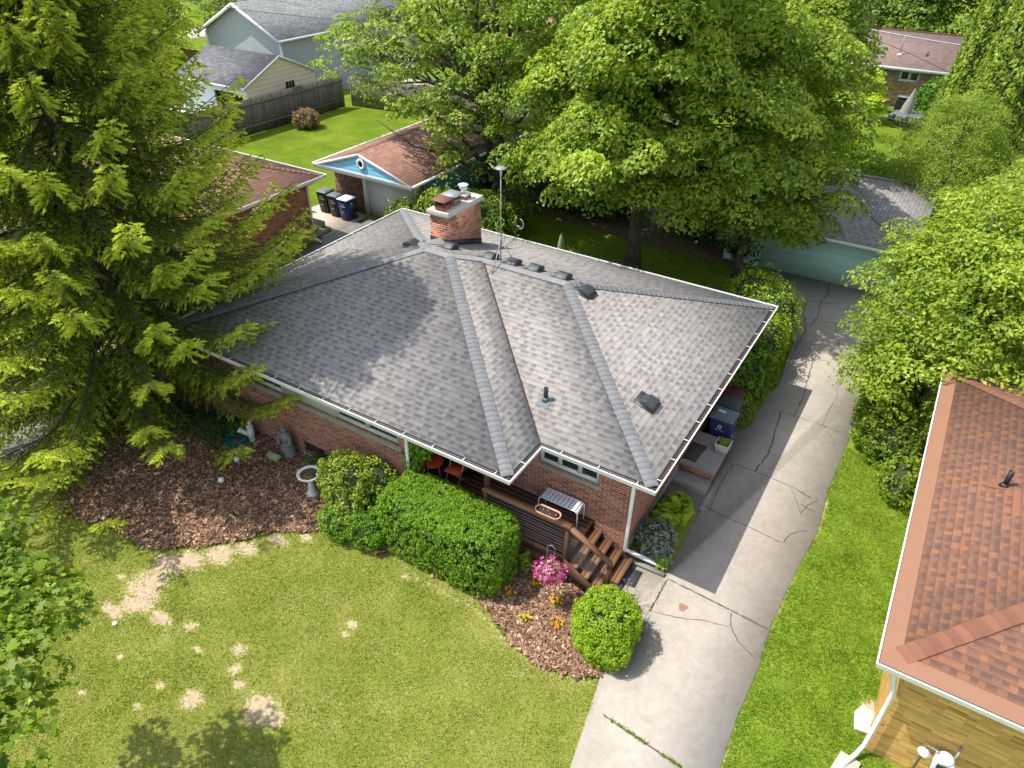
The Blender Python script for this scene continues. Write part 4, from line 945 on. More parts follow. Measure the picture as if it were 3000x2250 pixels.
# ---- weathered board fence
fe = thing('board_fence', 'tall weathered grey board fence along the bright green side lawn', 'fence', (-33.1, 18, 0))
mb = MB(); r = random.Random(3); y = 8.0
while y < 26.5:
    w = .135; x = -33.25 + (y - 15) * .02; h = 2.03 + r.uniform(-.025, .025); mb.hull8([(x, y, .03), (x + .02, y, .03), (x + .02, y + w, .03), (x, y + w, .03), (x, y, h), (x + .02, y, h), (x + .02, y + w, h), (x, y + w, h)]); y += w + r.uniform(.004, .016)
mb.build('board_panel', C_FENCE, fe)
mb = MB(); mb.bar((-33.37, 8, .5), (-33.0, 26.5, .5), .04, .09); mb.bar((-33.37, 8, 1.7), (-33.0, 26.5, 1.7), .04, .09); mb.build('rail', C_FENCE, fe)
for k in range(15): mb = MB(); mb.tube([(-33.2 + k * .026 + .03, 8.8 + k * 1.25, .82), (-33.19 + k * .026 + .03, 9.25 + k * 1.25, .82)], .012, 5); mb.build('wire_tie', C_STEEL, fe)
fe2 = thing('board_fence', 'grey board fence behind the trees beyond the blue gabled garage', 'fence', (-25, 28, 0))
mb = MB(); x = -32.85
while x < -14: mb.box(x, x + .135, 27.0 + (x + 33) * .12, 27.02 + (x + 33) * .12, .03, 1.9 + r.uniform(-.03, .03)); x += .148
mb.build('board_panel', C_FENCE, fe2)
mb = MB(); mb.bar((-32.85, 27.05, .5), (-14, 29.31, .5), .04, .09); mb.bar((-32.85, 27.05, 1.6), (-14, 29.31, 1.6), .04, .09); mb.build('rail', C_FENCE, fe2)
fe3 = thing('board_fence', 'brown privacy fence left of the blue grey house in the far corner', 'fence', (-47, 26, 0))
mb = MB(); x = -56
while x < -45.2: mb.box(x, x + .16, 27.0, 27.03, .0, 1.9 + r.uniform(-.03, .03)); x += .175
mb.build('board_panel', mat_wood('brown_fence_board', (.17, .075, .04), .9), fe3)

# ---- cream sided garage
g2 = thing('garage', 'cream sided garage with a charcoal roof behind the board fence, its door open', 'garage', (-37, 22, 0))
roof_mesh([[(-40.5, 19.3, 2.4), (-33.95, 19.3, 2.4), (-33.95, 22.35, 3.75), (-40.5, 22.35, 3.75)], [(-33.95, 25.4, 2.4), (-40.5, 25.4, 2.4), (-40.5, 22.35, 3.75), (-33.95, 22.35, 3.75)]], 'roof', C_DSHINGLE, g2)
mb = MB(); y0, y1, x = 19.5, 25.2, -34.05
mb.add([(x, y0, 0), (x, y1, 0), (x, y1, 2.42), (x, 22.35, 3.69), (x, y0, 2.42)], [(0, 1, 2, 3, 4)]); mb.add([(-40.4, y1, 0), (-40.4, y0, 0), (-40.4, y0, 2.42), (-40.4, 22.35, 3.69), (-40.4, y1, 2.42)], [(0, 1, 2, 3, 4)]); mb.add([(x, y1, 0), (-40.4, y1, 0), (-40.4, y1, 2.42), (x, y1, 2.42)], [(0, 1, 2, 3)]); mb.build('siding_wall', C_SIDT, g2)
mb = MB(); wall_y(mb, y0, -40.4, x, 0, 2.42, [(-37.0, -34.45, 0, 1.95)], depth=.1); mb.build('front_wall', C_WINWHITE, g2)
mb = MB(); mb.box(-37.3, -34.2, 19.9, 22.3, .02, 2.3); o = mb.build('dark_interior', C_DARK, g2)
mb = MB(); mb.box(-40.55, -33.95, 19.22, 19.3, 2.28, 2.39); mb.build('fascia', C_WHITE, g2)
mb = MB(); mb.bar((-33.93, 19.3, 2.37), (-33.93, 22.35, 3.72), .05, .1); mb.bar((-33.93, 25.4, 2.37), (-33.93, 22.35, 3.72), .05, .1); mb.build('rake_trim', C_TRIM, g2)
gw = MB(); gw.box(-34.06, -34.0, 22.5, 23.35, 1.75, 2.25); w = gw.build('window', C_SIDT, g2); gw = MB(); gw.box(-34.0, -33.99, 22.57, 22.8, 1.8, 2.2); gw.box(-34.0, -33.99, 22.84, 23.02, 1.8, 2.2); gw.box(-34.0, -33.99, 23.06, 23.28, 1.8, 2.2); gw.build('pane', C_DARK, w)
toy = thing('play_table', 'white play table with blue toys in front of the open cream garage', 'play table', (-37.8, 18.3, 0))
mb = MB(); mb.box(-39.4, -36.9, 17.6, 19.0, .8, .9); mb.build('table_top', C_WHITE, toy)
for a in (-39.2, -37.1):
    for b in (17.8, 18.8): mb = MB(); mb.box(a, a + .08, b, b + .08, 0, .8); mb.build('leg', C_WHITE, toy)
mb = MB(); mb.tube([(-39.3, 17.7, .95), (-38.6, 17.9, 1.25), (-37.6, 17.9, 1.25), (-36.95, 17.7, .95)], .05, 8); mb.build('hoop', mat_plain('pink_plastic', (.6, .1, .2), .4), toy)
tb = mat_plain('blue_toy', (.05, .45, .75), .4)
for i, (x, y, s_) in enumerate(((-38.7, 18.1, .22), (-38.1, 18.35, .26), (-37.6, 18.0, .2))):
    mb = MB(); mb.ball((x, y, .9 + s_), s_, 12, 8); tag(mb.build('ball', tb, smooth=True), ['blue ball at the left end of the white play table', 'largest blue ball on the white play table', 'blue ball at the right end of the white play table'][i], 'ball', 'blue balls on the play table')

# ---- blue-grey sided house
g3 = thing('sided_house', 'blue grey sided two storey house with a grey roof in the upper left', 'house', (-41, 32, 0))
a, b, yf3, yb3, z3_, s3 = -45.2, -37.3, 25.5, 41.0, 3.8, .5; mx_ = (a + b) / 2; zt3 = z3_ + s3 * (b - a) / 2
roof_mesh([[(b, yf3, z3_), (b, yb3, z3_), (mx_, yb3, zt3), (mx_, yf3, zt3)], [(a, yb3, z3_), (a, yf3, z3_), (mx_, yf3, zt3), (mx_, yb3, zt3)]], 'roof', C_GSHINGLE, g3)
mb = MB(); mb.add([(a + .3, yf3 + .35, 0), (b - .3, yf3 + .35, 0), (b - .3, yf3 + .35, z3_), (mx_, yf3 + .35, zt3 - .12), (a + .3, yf3 + .35, z3_)], [(0, 1, 2, 3, 4)]); mb.add([(b - .3, yf3 + .35, 0), (b - .3, yb3 - .3, 0), (b - .3, yb3 - .3, z3_), (b - .3, yf3 + .35, z3_)], [(0, 1, 2, 3)]); mb.add([(a + .3, yb3 - .3, 0), (a + .3, yf3 + .35, 0), (a + .3, yf3 + .35, z3_), (a + .3, yb3 - .3, z3_)], [(0, 1, 2, 3)]); mb.build('siding_wall', C_SIDG, g3)
mb = MB()
for x in (a, b): mb.bar((x, yf3 - .03, z3_ - .10), (mx_, yf3 - .03, zt3 - .10), .06, .2)
mb.build('rake_trim', C_WHITE, g3)
mb = MB(); mb.box(b, b + .1, yf3, yb3, z3_ - .12, z3_); mb.build('gutter', C_WINWHITE, g3)
mb = MB(); mb.box(b - .33, b - .23, yf3 + .28, yf3 + .42, 0, z3_ - .05); mb.box(a + .25, a + .35, yf3 + .25, yf3 + .36, 0, z3_ - .05); mb.build('downspout', C_WHITE, g3)

# ---- mint garage at the end of the driveway
g4 = thing('garage', 'mint green garage with a grey hip roof at the end of the driveway', 'garage', (-.6, 20, 0))
pl, sg = hip_planes(-4.25, 2.85, 16.85, 25.0, 1.98, .30)
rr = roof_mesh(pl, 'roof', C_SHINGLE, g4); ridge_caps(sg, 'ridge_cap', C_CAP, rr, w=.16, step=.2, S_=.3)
mb = MB(); wall_y(mb, 17.35, -3.85, 2.45, 0, 1.95, [(-2.45, 1.9, 0, 1.88)], depth=.08); mb.box(-3.9, -3.85, 17.35, 24.5, 0, 1.95); mb.box(2.4, 2.45, 17.36, 24.5, 0, 1.95); mb.box(-3.85, 2.4, 24.45, 24.5, 0, 1.95); mb.build('siding_wall', C_MINT, g4)
mb = MB(); mb.box(-2.45, 1.9, 17.41, 17.45, 0, 1.88); mb.build('garage_door', C_MINT, g4)
mb = MB(); mb.box(-4.2, 2.8, 16.80, 16.85, 1.86, 1.965); mb.build('fascia', C_WHITE, g4)
mb = MB(); mb.add([(-4.2, 16.87, 1.93), (2.8, 16.87, 1.93), (2.8, 24.9, 1.93), (-4.2, 24.9, 1.93)], [(3, 2, 1, 0)]); mb.build('soffit', C_SOFFIT, g4)
zc4 = lambda x: 1.98 + .30 * (2.85 - x)
roof_vent(-.25, 20.9, zc4(-.25), 1, 0, rr); roof_vent(-.25, 21.75, zc4(-.25), 1, 0, rr)

# ---- tan brick house, upper right
g5 = thing('brick_house', 'tan brick house with a pinkish brown roof in the upper right beyond the trees', 'house', (-4, 51, 0))
r5 = roof_mesh([[(-14, 47.3, 2.6), (2.2, 47.3, 2.6), (2.2, 51.3, 4.25), (-14, 51.3, 4.25)], [(2.2, 55.3, 2.6), (-14, 55.3, 2.6), (-14, 51.3, 4.25), (2.2, 51.3, 4.25)]], 'roof', C_PSHINGLE, g5)
mb = MB(); mb.box(-14, 2.2, 51.22, 51.38, 4.22, 4.29); mb.build('ridge_cap', C_RCAP, r5)
holes = [(-2.0, -.72, 1.62, 2.36), (-4.6, -3.35, 1.62, 2.36), (-.05, 1.3, 1.4, 2.36)]
mb = MB(); wall_y(mb, 47.9, -13.6, 1.8, 0, 2.55, holes); mb.add([(1.8, 47.9, 0), (1.8, 54.8, 0), (1.8, 54.8, 2.5), (1.8, 51.3, 4.1), (1.8, 47.9, 2.5)], [(0, 1, 2, 3, 4)]); mb.build('brick_wall', C_TBRICK, g5)
for h in holes[:2]: window_y(47.9, *h, g5, [(h[0] + h[1]) / 2], C_WINWHITE, .12)
window_y(47.9, *holes[2], g5, [], C_WINWHITE, .06)
mb = MB(); mb.box(-14, 2.2, 47.18, 47.3, 2.42, 2.59); mb.build('gutter', C_WINWHITE, g5)
mb = MB(); mb.tube([(-2.9, 47.75, 2.4), (-2.9, 47.75, .2)], .05, 6); mb.tube([(-3.25, 47.8, 2.4), (-3.25, 47.8, .9)], .03, 6); mb.build('downspout', C_STEEL, g5)
mb = MB(); mb.box(-5.9, -4.95, 51.0, 51.7, 3.9, 5.1); c5 = mb.build('chimney', C_CHIM, g5); mb = MB(); mb.box(-6.0, -4.85, 50.9, 51.8, 5.1, 5.25); mb.build('crown', C_STONE, c5)
mb = MB(); mb.tube([(-2.42, 48.6, 3.05), (-2.42, 48.6, 4.35)], .035, 6); mm_ = mb.build('service_mast', C_STEEL, r5); mb = MB(); mb.lathe((-2.42, 48.6, 3.1), [(.22, 0), (.06, .12)], 8); mb.build('mast_flashing', C_WHITE, mm_)
mb = MB(); mb.tube([(-.75, 48.75, 3.1), (-.75, 48.75, 3.5)], .06, 8); mb.build('vent_pipe', C_RUST, r5)

# ---- white building at the far right edge
g6 = thing('garage', 'white garage with a grey roof cut off by the right edge, beside the feathery tree', 'garage', (9, 32, 0))
pl, sg = hip_planes(5.3, 13, 31.2, 38, 2.7, .34)
roof_mesh(pl, 'roof', C_GSHINGLE, g6); mb = MB(); wall_y(mb, 31.7, 5.7, 12.6, 0, 2.66, []); wall_x(mb, 5.7, 31.7, 37.6, 0, 2.66, [], facing=-1); mb.build('siding_wall', C_AWHITE, g6)
mb = MB(); mb.box(5.3, 13, 31.12, 31.2, 2.55, 2.69); mb.build('fascia', C_WHITE, g6)
# pale house glimpsed through the tall trees, and one more roof
g7 = thing('sided_house', 'pale house with an orange brown roof glimpsed through the trees at the top', 'house', (-24, 44, 0))
pl, sg = hip_planes(-31, -17, 41, 50, 2.7, .34); roof_mesh(pl, 'roof', C_BSHINGLE, g7); mb = MB(); wall_y(mb, 41.6, -30.5, -17.5, 0, 2.65, [(-28, -26, 1, 2.2), (-22, -20, 1, 2.2)]); wall_x(mb, -17.5, 41.6, 49.5, 0, 2.65, []); mb.build('siding_wall', mat_siding('peach_siding', (.62, .48, .38), .2, .7), g7)
for h in ((-28, -26, 1, 2.2), (-22, -20, 1, 2.2)): window_y(41.6, *h, g7, [(h[0] + h[1]) / 2], C_WINWHITE, .08)
g8 = thing('sided_house', 'white house seen in small gaps behind the central maple', 'house', (-9, 38, 0))
pl, sg = hip_planes(-16.5, -7, 40, 48, 2.7, .34); roof_mesh(pl, 'roof', C_PSHINGLE, g8); mb = MB(); wall_y(mb, 40.6, -16, -7.5, 0, 2.65, []); wall_x(mb, -7.5, 40.6, 47.5, 0, 2.65, []); mb.build('siding_wall', C_AWHITE, g8)

# ---- overhead cables
def cable(pts, label, r=.02, mat=None):
    P = []; 
    for i in range(len(pts) - 1):
        a, b = Vector(pts[i]), Vector(pts[i + 1])
        for k in range(12): t = k / 12; P.append(a.lerp(b, t) - Vector((0, 0, .25 * 4 * t * (1 - t))))
    P.append(Vector(pts[-1])); mb = MB(); mb.tube(P, r, 6); tag(mb.build('overhead_cable', mat or C_DARKMETAL), label, 'cable', 'overhead cables')
cable([(-14, 55, 5.2), (-2.42, 48.6, 4.3), (12, 38.5, 5.6)], 'thick pale cable crossing above the pinkish brown roof at upper right', .045, C_STEEL)
cable([(-3, 41.5, .9), (9, 38.0, 1.0)], 'thin dark cable passing low in front of the striped umbrella', .022)
cable([(-48, 20, 6.9), (-30, 25.5, 5.6)], 'dark cable crossing in front of the blue grey house roof', .022)
cable([(-48, 23, 7.6), (-30, 27.5, 5.6)], 'upper thin dark cable over the blue grey house roof', .014)

# ================================================================== objects on and round the house
# bench on the deck
bn = thing('slatted_bench', 'pale slatted metal bench with rounded ends against the brick wall', 'bench', (-2.13, .17, ZD))
bx0, bx1, by0, by1, bz = -2.64, -1.66, .02, .38, 1.33
mb = MB(); n = 9
for k in range(n):
    a = bx0 + .06 + (bx1 - bx0 - .12) * k / n; mb.box(a, a + (bx1 - bx0 - .12) / n - .016, by0 + .02, by1 - .02, bz - .008, bz)
bevel(mb.build('seat', C_LIDW, bn), .003)
for y in (by0 + .01, by1 - .01):
    mb = MB(); mb.tube([(bx0, y, ZD), (bx0, y, bz - .07), (bx0 + .02, y, bz - .025), (bx0 + .07, y, bz), (bx1 - .07, y, bz), (bx1 - .02, y, bz - .025), (bx1, y, bz - .07), (bx1, y, ZD)], .013, 8); mb.build('leg_frame', C_LIDW, bn)
for x in (bx0, bx1):
    mb = MB(); s_ = 1 if x == bx0 else -1
    mb.hull8([(x, by0 + .02, bz - .075), (x + s_ * .02, by0 + .02, bz - .075), (x + s_ * .02, by1 - .02, bz - .075), (x, by1 - .02, bz - .075), (x + s_ * .045, by0 + .02, bz - .006), (x + s_ * .06, by0 + .02, bz - .012), (x + s_ * .06, by1 - .02, bz - .012), (x + s_ * .045, by1 - .02, bz - .006)]); mb.build('end_panel', C_LIDW, bn)
# oval planter on the handrail
pl_ = thing('oval_planter', 'oval terracotta coloured trough planter with bare soil on the deck handrail', 'planter', (-1.94, -.83, RZ + .04))
def oval(c, prof, n=28, L=.17):
    mb = MB(); vs = []; fs = []
    for r, z in prof:
        for k in range(n):
            a = 2 * math.pi * k / n; x = r * math.cos(a) + (L if math.cos(a) > 0 else -L); vs.append((c[0] + x, c[1] + r * math.sin(a), c[2] + z))
    for i in range(len(prof) - 1):
        for k in range(n): fs.append((i * n + k, i * n + (k + 1) % n, (i + 1) * n + (k + 1) % n, (i + 1) * n + k))
    mb.add(vs, fs + [tuple(range(n))[::-1]]); return mb
oval((-1.94, -.84, RZ + .04), [(.07, 0), (.10, .12), (.125, .13), (.13, .165), (.108, .165), (.10, .13)]).build('trough', mat_plain('terracotta_pink', (.50, .27, .17), .7, var=.1), pl_)
mb = oval((-1.94, -.84, RZ + .04), [(.10, .135), (.001, .14)]); mb.build('soil', C_SOIL, pl_)
mb = MB()
for k, (a, b) in enumerate(((-.12, .02), (.06, -.03), (.18, .02), (-.02, .04))): mb.ball((-1.94 + a, -.84 + b, RZ + .185), .008, 6, 4)
mb.build('perlite', C_WHITE, pl_)
# folding chair and small table deep on the porch
ch1 = thing('folding_chair', 'orange folding chair with pale teal crossed legs behind the hedge on the porch', 'chair', (-4.75, -.25, ZD))
mb = MB(); mb.box(-4.95, -4.55, -.42, -.05, ZD + .44, ZD + .47); mb.build('seat', C_ORANGE, ch1)
mb = MB(); mb.box(-4.95, -4.55, -.06, -.03, ZD + .55, ZD + .85); mb.build('backrest', C_ORANGE, ch1)
for x in (-4.93, -4.57):
    mb = MB(); mb.tube([(x, -.46, ZD), (x, -.04, ZD + .85)], .012, 6); mb.build('leg', C_TEAL, ch1)
    mb = MB(); mb.tube([(x + .02, .0, ZD), (x + .02, -.42, ZD + .46)], .012, 6); mb.build('leg', C_TEAL, ch1)
ch2 = thing('side_table', 'small orange side table beside the vine at the left end of the porch', 'table', (-5.3, -.35, ZD))
mb = MB(); mb.lathe((-5.3, -.35, ZD + .5), [(.22, 0), (.23, .01), (.23, .03), (.22, .035)], 20); mb.build('table_top', C_ORANGE, ch2)
for k in range(3): a = k * 2.1; mb = MB(); mb.tube([(-5.3 + .2 * math.cos(a), -.35 + .2 * math.sin(a), ZD), (-5.3 + .12 * math.cos(a), -.35 + .12 * math.sin(a), ZD + .5)], .012, 6); mb.build('leg', C_TEAL, ch2)

# antenna mast on a tripod
mx, my = (-6.67, 4.75, 4.53)[0], 4.75
mt = thing('antenna_mast', 'tall steel mast with a flat disc antenna on a tripod astride the roof ridge', 'antenna', (mx, my, 4.1))
mb = MB(); mb.tube([(mx, my, zb(my) + .05), (mx, my, 6.55)], .015, 10); mb.build('pole', C_STEEL, mt)
ft = [(-6.53, 4.10, H0 + S * 4.10 - dz), (-6.16, 4.80, zb(4.80)), (-7.02, 5.0, zb(5.0))]
for f in ft: mb = MB(); mb.tube([(mx, my, zb(my) + .62), f], .013, 8); mb.build('leg', C_STEEL, mt)
mb = MB(); mb.tube([(mx, my, zb(my) + .52), (mx, my, zb(my) + .72)], .032, 10); mb.build('collar', C_STEEL, mt)
mb = MB(); mb.tube([(mx, my, 6.5), (mx, my, 6.62), (mx, my, 6.70)], [.022, .03, .045], 10); mb.build('mount', C_STONE, mt)
mb = MB(); mb.lathe((mx, my, 6.70), [(.05, .0), (.15, .012), (.155, .022), (.11, .045), (.04, .06)], 24); mb.build('disc', C_STEEL, mt, smooth=True)
mb = MB()
for z in (4.75, 5.1, 5.6, 6.1): mb.tube([(mx, my, z), (mx, my, z + .02)], .025, 8)
mb.build('cable_tie', C_BLACK, mt)
mb = MB(); mb.tube([(mx + .02, my, 4.95), (mx + .1, my, 5.0), (mx + .13, my, 4.9), (mx + .1, my, 4.78), (mx - .05, my, 4.73), (mx - .12, my, 4.74)], .008, 6); mb.build('cable_loop', C_STEEL, mt)
db = thing('antenna_bracket', 'small black bracket with a pale wire loop at the rear roof edge', 'antenna', (-8.7, 8.85, 2.8))
mb = MB(); mb.tube([(-8.62, 8.6, 2.93), (-8.70, 8.85, 2.86), (-8.70, 8.87, 3.0), (-8.70, 8.87, 3.5)], .02, 8); mb.build('bracket_pole', C_BLACK, db)
mb = MB(); mb.tube([(-8.55 + .13 * math.cos(a), 8.87, 3.38 + .17 * math.sin(a)) for a in [k * .35 - 1.6 for k in range(10)]], .008, 6); mb.tube([(-8.7, 8.87, 3.3), (-8.55, 8.87, 3.28)], .01, 6); mb.build('wire_loop', C_LIDW, db)
mb = MB(); mb.lathe((-8.70, 8.87, 3.5), [(.03, 0), (.035, .05), (.02, .09)], 10); mb.build('head', C_STEEL, db)
mb = MB(); P = [(-8.7, 8.7, zb(8.7) + .02)] + [(-8.5 + k * .12, 8.3 - k * .3 + .05 * math.sin(k * 2), zb(8.3 - k * .3) + .015) for k in range(9)]; mb.tube(P, .006, 5); mb.build('lead', C_BLACK, db)
# green closed umbrella behind the house
def closed_umbrella(name, label, x, y, top, mat, r=.16, h=1.5, pole=C_STEEL, lean=0.0):
    u = thing(name, label, 'umbrella', (x, y, 0)); mb = MB(); n = 16; vs = []; fs = []
    prof = [(.02, 0), (.06, -.10), (.10, -.3), (.8 * r, -.6 * h), (r, -h)]
    for rr, z in prof:
        for k in range(n): a = 2 * math.pi * k / n; q = rr * (1.0 if k % 2 else .68); vs.append((x + lean * z * -1 * .0 + q * math.cos(a) + lean * (z), y + q * math.sin(a), top + z))
    for i in range(len(prof) - 1):
        for k in range(n): fs.append((i * n + k, i * n + (k + 1) % n, (i + 1) * n + (k + 1) % n, (i + 1) * n + k))
    mb.add(vs, fs + [tuple(range(n))]); mb.build('canopy', mat, u)
    mb = MB(); mb.tube([(x, y, 0.03), (x + lean * -h * .0, y, top - .1)], .022, 8); mb.build('pole', pole, u)
    mb = MB(); mb.lathe((x, y, 0), [(.25, 0), (.25, .05), (.05, .08)], 16); mb.build('base', C_CAST, u); return u
UG = (-7.78, 10.4, 2.67)
closed_umbrella('patio_umbrella', 'closed green umbrella standing just behind the grey roof', UG[0], 10.4, UG[2], C_CLOTHG, .2, 1.3)
closed_umbrella('patio_umbrella', 'closed beige and grey striped umbrella on the lawn by the tan house', -.45, 43.2, 2.25, C_CLOTHW, .42, 1.75, lean=.10)
tb2 = thing('patio_table', 'glass topped patio table under the striped umbrella', 'table', (-.45, 43.0, 0))
mb = MB(); mb.lathe((-.45, 43.0, .70), [(.95, 0), (.98, .02), (.95, .04)], 24); mb.build('table_top', C_LID, tb2)
for k in range(4): a = k * 1.571 + .7; mb = MB(); mb.tube([(-.45 + .7 * math.cos(a), 43 + .7 * math.sin(a), 0), (-.45 + .6 * math.cos(a), 43 + .6 * math.sin(a), .7)], .025, 6); mb.build('leg', C_DARKMETAL, tb2)
for k in range(3):
    a = -2.3 + k * .75; x, y = -.45 + 1.15 * math.cos(a), 43 + 1.15 * math.sin(a)
    c_ = thing('patio_chair', ['dark patio chair at the left of the glass patio table', 'dark patio chair at the near side of the glass patio table', 'dark patio chair at the right of the glass patio table'][k], 'chair', (x, y, 0), 'chairs round the patio table')
    mb = MB(); mb.box(x - .22, x + .22, y - .22, y + .22, .40, .44); mb.build('seat', C_DARKMETAL, c_)
    mb = MB(); mb.box(x - .22, x + .22, y - .24, y - .21, .46, .85); mb.build('backrest', C_DARKMETAL, c_)
    for sx in (-.2, .2):
        for sy in (-.2, .2): mb = MB(); mb.tube([(x + sx, y + sy, 0), (x + sx, y + sy, .4)], .015, 5); mb.build('leg', C_DARKMETAL, c_)
gr = thing('barbecue_grill', 'black covered grill cart standing behind the striped umbrella', 'grill', (-.95, 45.8, 0))
mb = MB(); mb.hull8([(-1.5, 45.5, .1), (-.4, 45.5, .1), (-.4, 46.1, .1), (-1.5, 46.1, .1), (-1.55, 45.45, 1.0), (-.35, 45.45, 1.0), (-.45, 46.1, 1.1), (-1.45, 46.1, 1.1)]); bevel(mb.build('cart_body', C_BLACK, gr), .04)
mb = MB(); mb.box(-1.5, -.4, 45.42, 46.05, 1.1, 1.16); mb.build('lid', C_LID, gr)
rb = thing('side_table', 'dark red round garden table by the tan brick wall', 'table', (-2.4, 45.8, 0))
mb = MB(); mb.lathe((-2.4, 45.8, .68), [(.5, 0), (.52, .03), (.5, .05)], 20); mb.build('table_top', C_MAROON, rb)
for k in range(3): a = k * 2.1; mb = MB(); mb.tube([(-2.4 + .4 * math.cos(a), 45.8 + .4 * math.sin(a), 0), (-2.4 + .3 * math.cos(a), 45.8 + .3 * math.sin(a), .68)], .02, 5); mb.build('leg', C_MAROON, rb)

# ---- wheeled bins
def text_mesh(body, size, mat, parent, loc, rot, name='lettering'):
    cu = bpy.data.curves.new('lettering', 'FONT'); cu.body = body; cu.size = size; cu.align_x = 'CENTER'; cu.align_y = 'CENTER'; cu.extrude = .001; cu.resolution_u = 3
    o = bpy.data.objects.new('tmp', cu); COL.objects.link(o); dg = bpy.context.evaluated_depsgraph_get(); me = bpy.data.meshes.new_from_object(o.evaluated_get(dg)); bpy.data.objects.remove(o)
    me.materials.clear(); me.materials.append(mat); ob = bpy.data.objects.new(name, me); COL.objects.link(ob)
    ob.parent = parent; ob.location = Vector(loc) - wloc(parent); ob.rotation_euler = rot; return ob
def recycle_mark(c, r, plane, mat, parent, off=.004):
    """three chasing arrows in a vertical plane; plane = (ux,uy) horizontal direction, normal to the right hand side"""
    u = Vector((plane[0], plane[1], 0)); w = Vector((0, 0, 1)); nn = u.cross(w) * off
    mb = MB(); P = lambda a, b: tuple(Vector(c) + u * a + w * b + nn)
    cor = [(r * math.cos(math.pi / 2 + k * 2.0944), r * math.sin(math.pi / 2 + k * 2.0944)) for k in range(3)]
    for k in range(3):
        a = Vector((*cor[k], 0)); b = Vector((*cor[(k + 1) % 3], 0)); d = (b - a).normalized(); s_ = Vector((-d.y, d.x, 0)); L = (b - a).length; t = r * .16
        q0, q1 = a + d * L * .16, a + d * L * .66
        mb.add([P(*(q0 - s_ * t)[:2]), P(*(q1 - s_ * t)[:2]), P(*(q1 + s_ * t)[:2]), P(*(q0 + s_ * t)[:2])], [(0, 1, 2, 3)])
        tip = a + d * L * .90; mb.add([P(*(q1 - s_ * t * 2.1)[:2]), P(*tip[:2]), P(*(q1 + s_ * t * 2.1)[:2])], [(0, 1, 2)])
    return mb.build('recycling_mark', mat, parent)
def bin_(label, x, y, rot, body, lid, group, front_text=None, side=None, sticker=False, w=.58, d=.66, h=1.0):
    """rot 0: front (lid lip) faces -y; handle and wheels at +y"""
    cr, sr = math.cos(rot), math.sin(rot)
    def T(p): return (x + p[0] * cr - p[1] * sr, y + p[0] * sr + p[1] * cr, p[2])
    b = thing('wheeled_bin', label, 'wheeled bin', (x, y, 0), group)
    a, c = w / 2, d / 2
    def hull(mb, p): mb.hull8([T(q) for q in p])
    mb = MB(); hull(mb, [(-a * .76, -c * .68, .02), (a * .76, -c * .68, .02), (a * .76, c * .62, .02), (-a * .76, c * .62, .02), (-a * .97, -c * .96, h - .02), (a * .97, -c * .96, h - .02), (a * .97, c * .9, h - .02), (-a * .97, c * .9, h - .02)])
    hull(mb, [(-a * .52, -c * .80, .05), (a * .52, -c * .80, .05), (a * .52, -c * .6, .05), (-a * .52, -c * .6, .05), (-a * .55, -c * .99, h * .68), (a * .55, -c * .99, h * .68), (a * .55, -c * .8, h * .72), (-a * .55, -c * .8, h * .72)])
    bevel(mb.build('bin_body', body, b), .02, 2)
    mb = MB(); hull(mb, [(-a, -c, h - .02), (a, -c, h - .02), (a, c, h - .02), (-a, c, h - .02), (-a * 1.03, -c * 1.06, h + .02), (a * 1.03, -c * 1.06, h + .02), (a * 1.03, c * .98, h + .03), (-a * 1.03, c * .98, h + .03)])
    hull(mb, [(-a * .92, -c * .9, h + .015), (a * .92, -c * .9, h + .015), (a * .92, c * .85, h + .02), (-a * .92, c * .85, h + .02), (-a * .78, -c * .62, h + .055), (a * .78, -c * .62, h + .055), (a * .78, c * .7, h + .065), (-a * .78, c * .7, h + .065)])
    ld = bevel(mb.build('bin_lid', lid, b), .012, 2)
    if sticker:
        mb = MB(); z = h + .0625
        mb.add([T((-.0, -.02, z)), T((.09, -.02, z)), T((.09, .18, z + .004)), T((-.0, .18, z + .004))], [(0, 1, 2, 3)]); mb.build('sticker', C_PAPER, ld)
    for sx in (-1, 1): mb = MB(); mb.tube([T((sx * (a * .80), c * .66, .12)), T((sx * (a * .80 + .06), c * .66, .12))], .12, 14); mb.build('wheel', C_BLACK, b)
    mb = MB(); mb.tube([T((-a * .8, c * 1.05, h - .05)), T((a * .8, c * 1.05, h - .05))], .016, 8); mb.build('handle', C_BLACK, b)
    mb = MB(); mb.tube([T((-.09, -c * .9, h * .42)), T((.09, -c * .9, h * .42))], .016, 8); mb.build('lift_bar', C_STEEL, b)
    tilt = math.atan2(c * .28, h)
    if front_text:
        for i, t_ in enumerate(front_text): text_mesh(t_, .062, C_PRINT, b, T((0, -c * (.90 if i else .935) - .012, h * (.80 - i * .085))), (math.pi / 2 + tilt * 0.0 + .11, 0, rot))
    if side:
        sx = side; cc = T((sx * (a * .93 + .006), 0, h * .78)); recycle_mark(cc, .075, (cr * 0 - sr * sx, sr * 0 + cr * sx), C_PRINT, b, .006)
        text_mesh('RECYCLING', .05, C_PRINT, b, T((sx * (a * .885 + .010), 0, h * .66)), (math.pi / 2 + .04, 0, rot + sx * math.pi / 2))
    return b
GB = 'wheeled bins outside the blue gabled garage'
bin_('blackest bin, leftmost of the three bins by the brick garage wall', -20.95, 12.25, 0, C_BLACK, C_LID, GB, ['REFUSE'])
bin_('black bin standing between another black bin and the blue bin', -20.2, 12.15, 0, C_BLACK, C_LID, GB, ['REFUSE'])
bin_('navy blue bin with a pale lid beside the white garage door', -19.5, 12.05, 0, C_BLUE, C_LIDW, GB, ['RECYCLE', 'ONLY'], side=1)
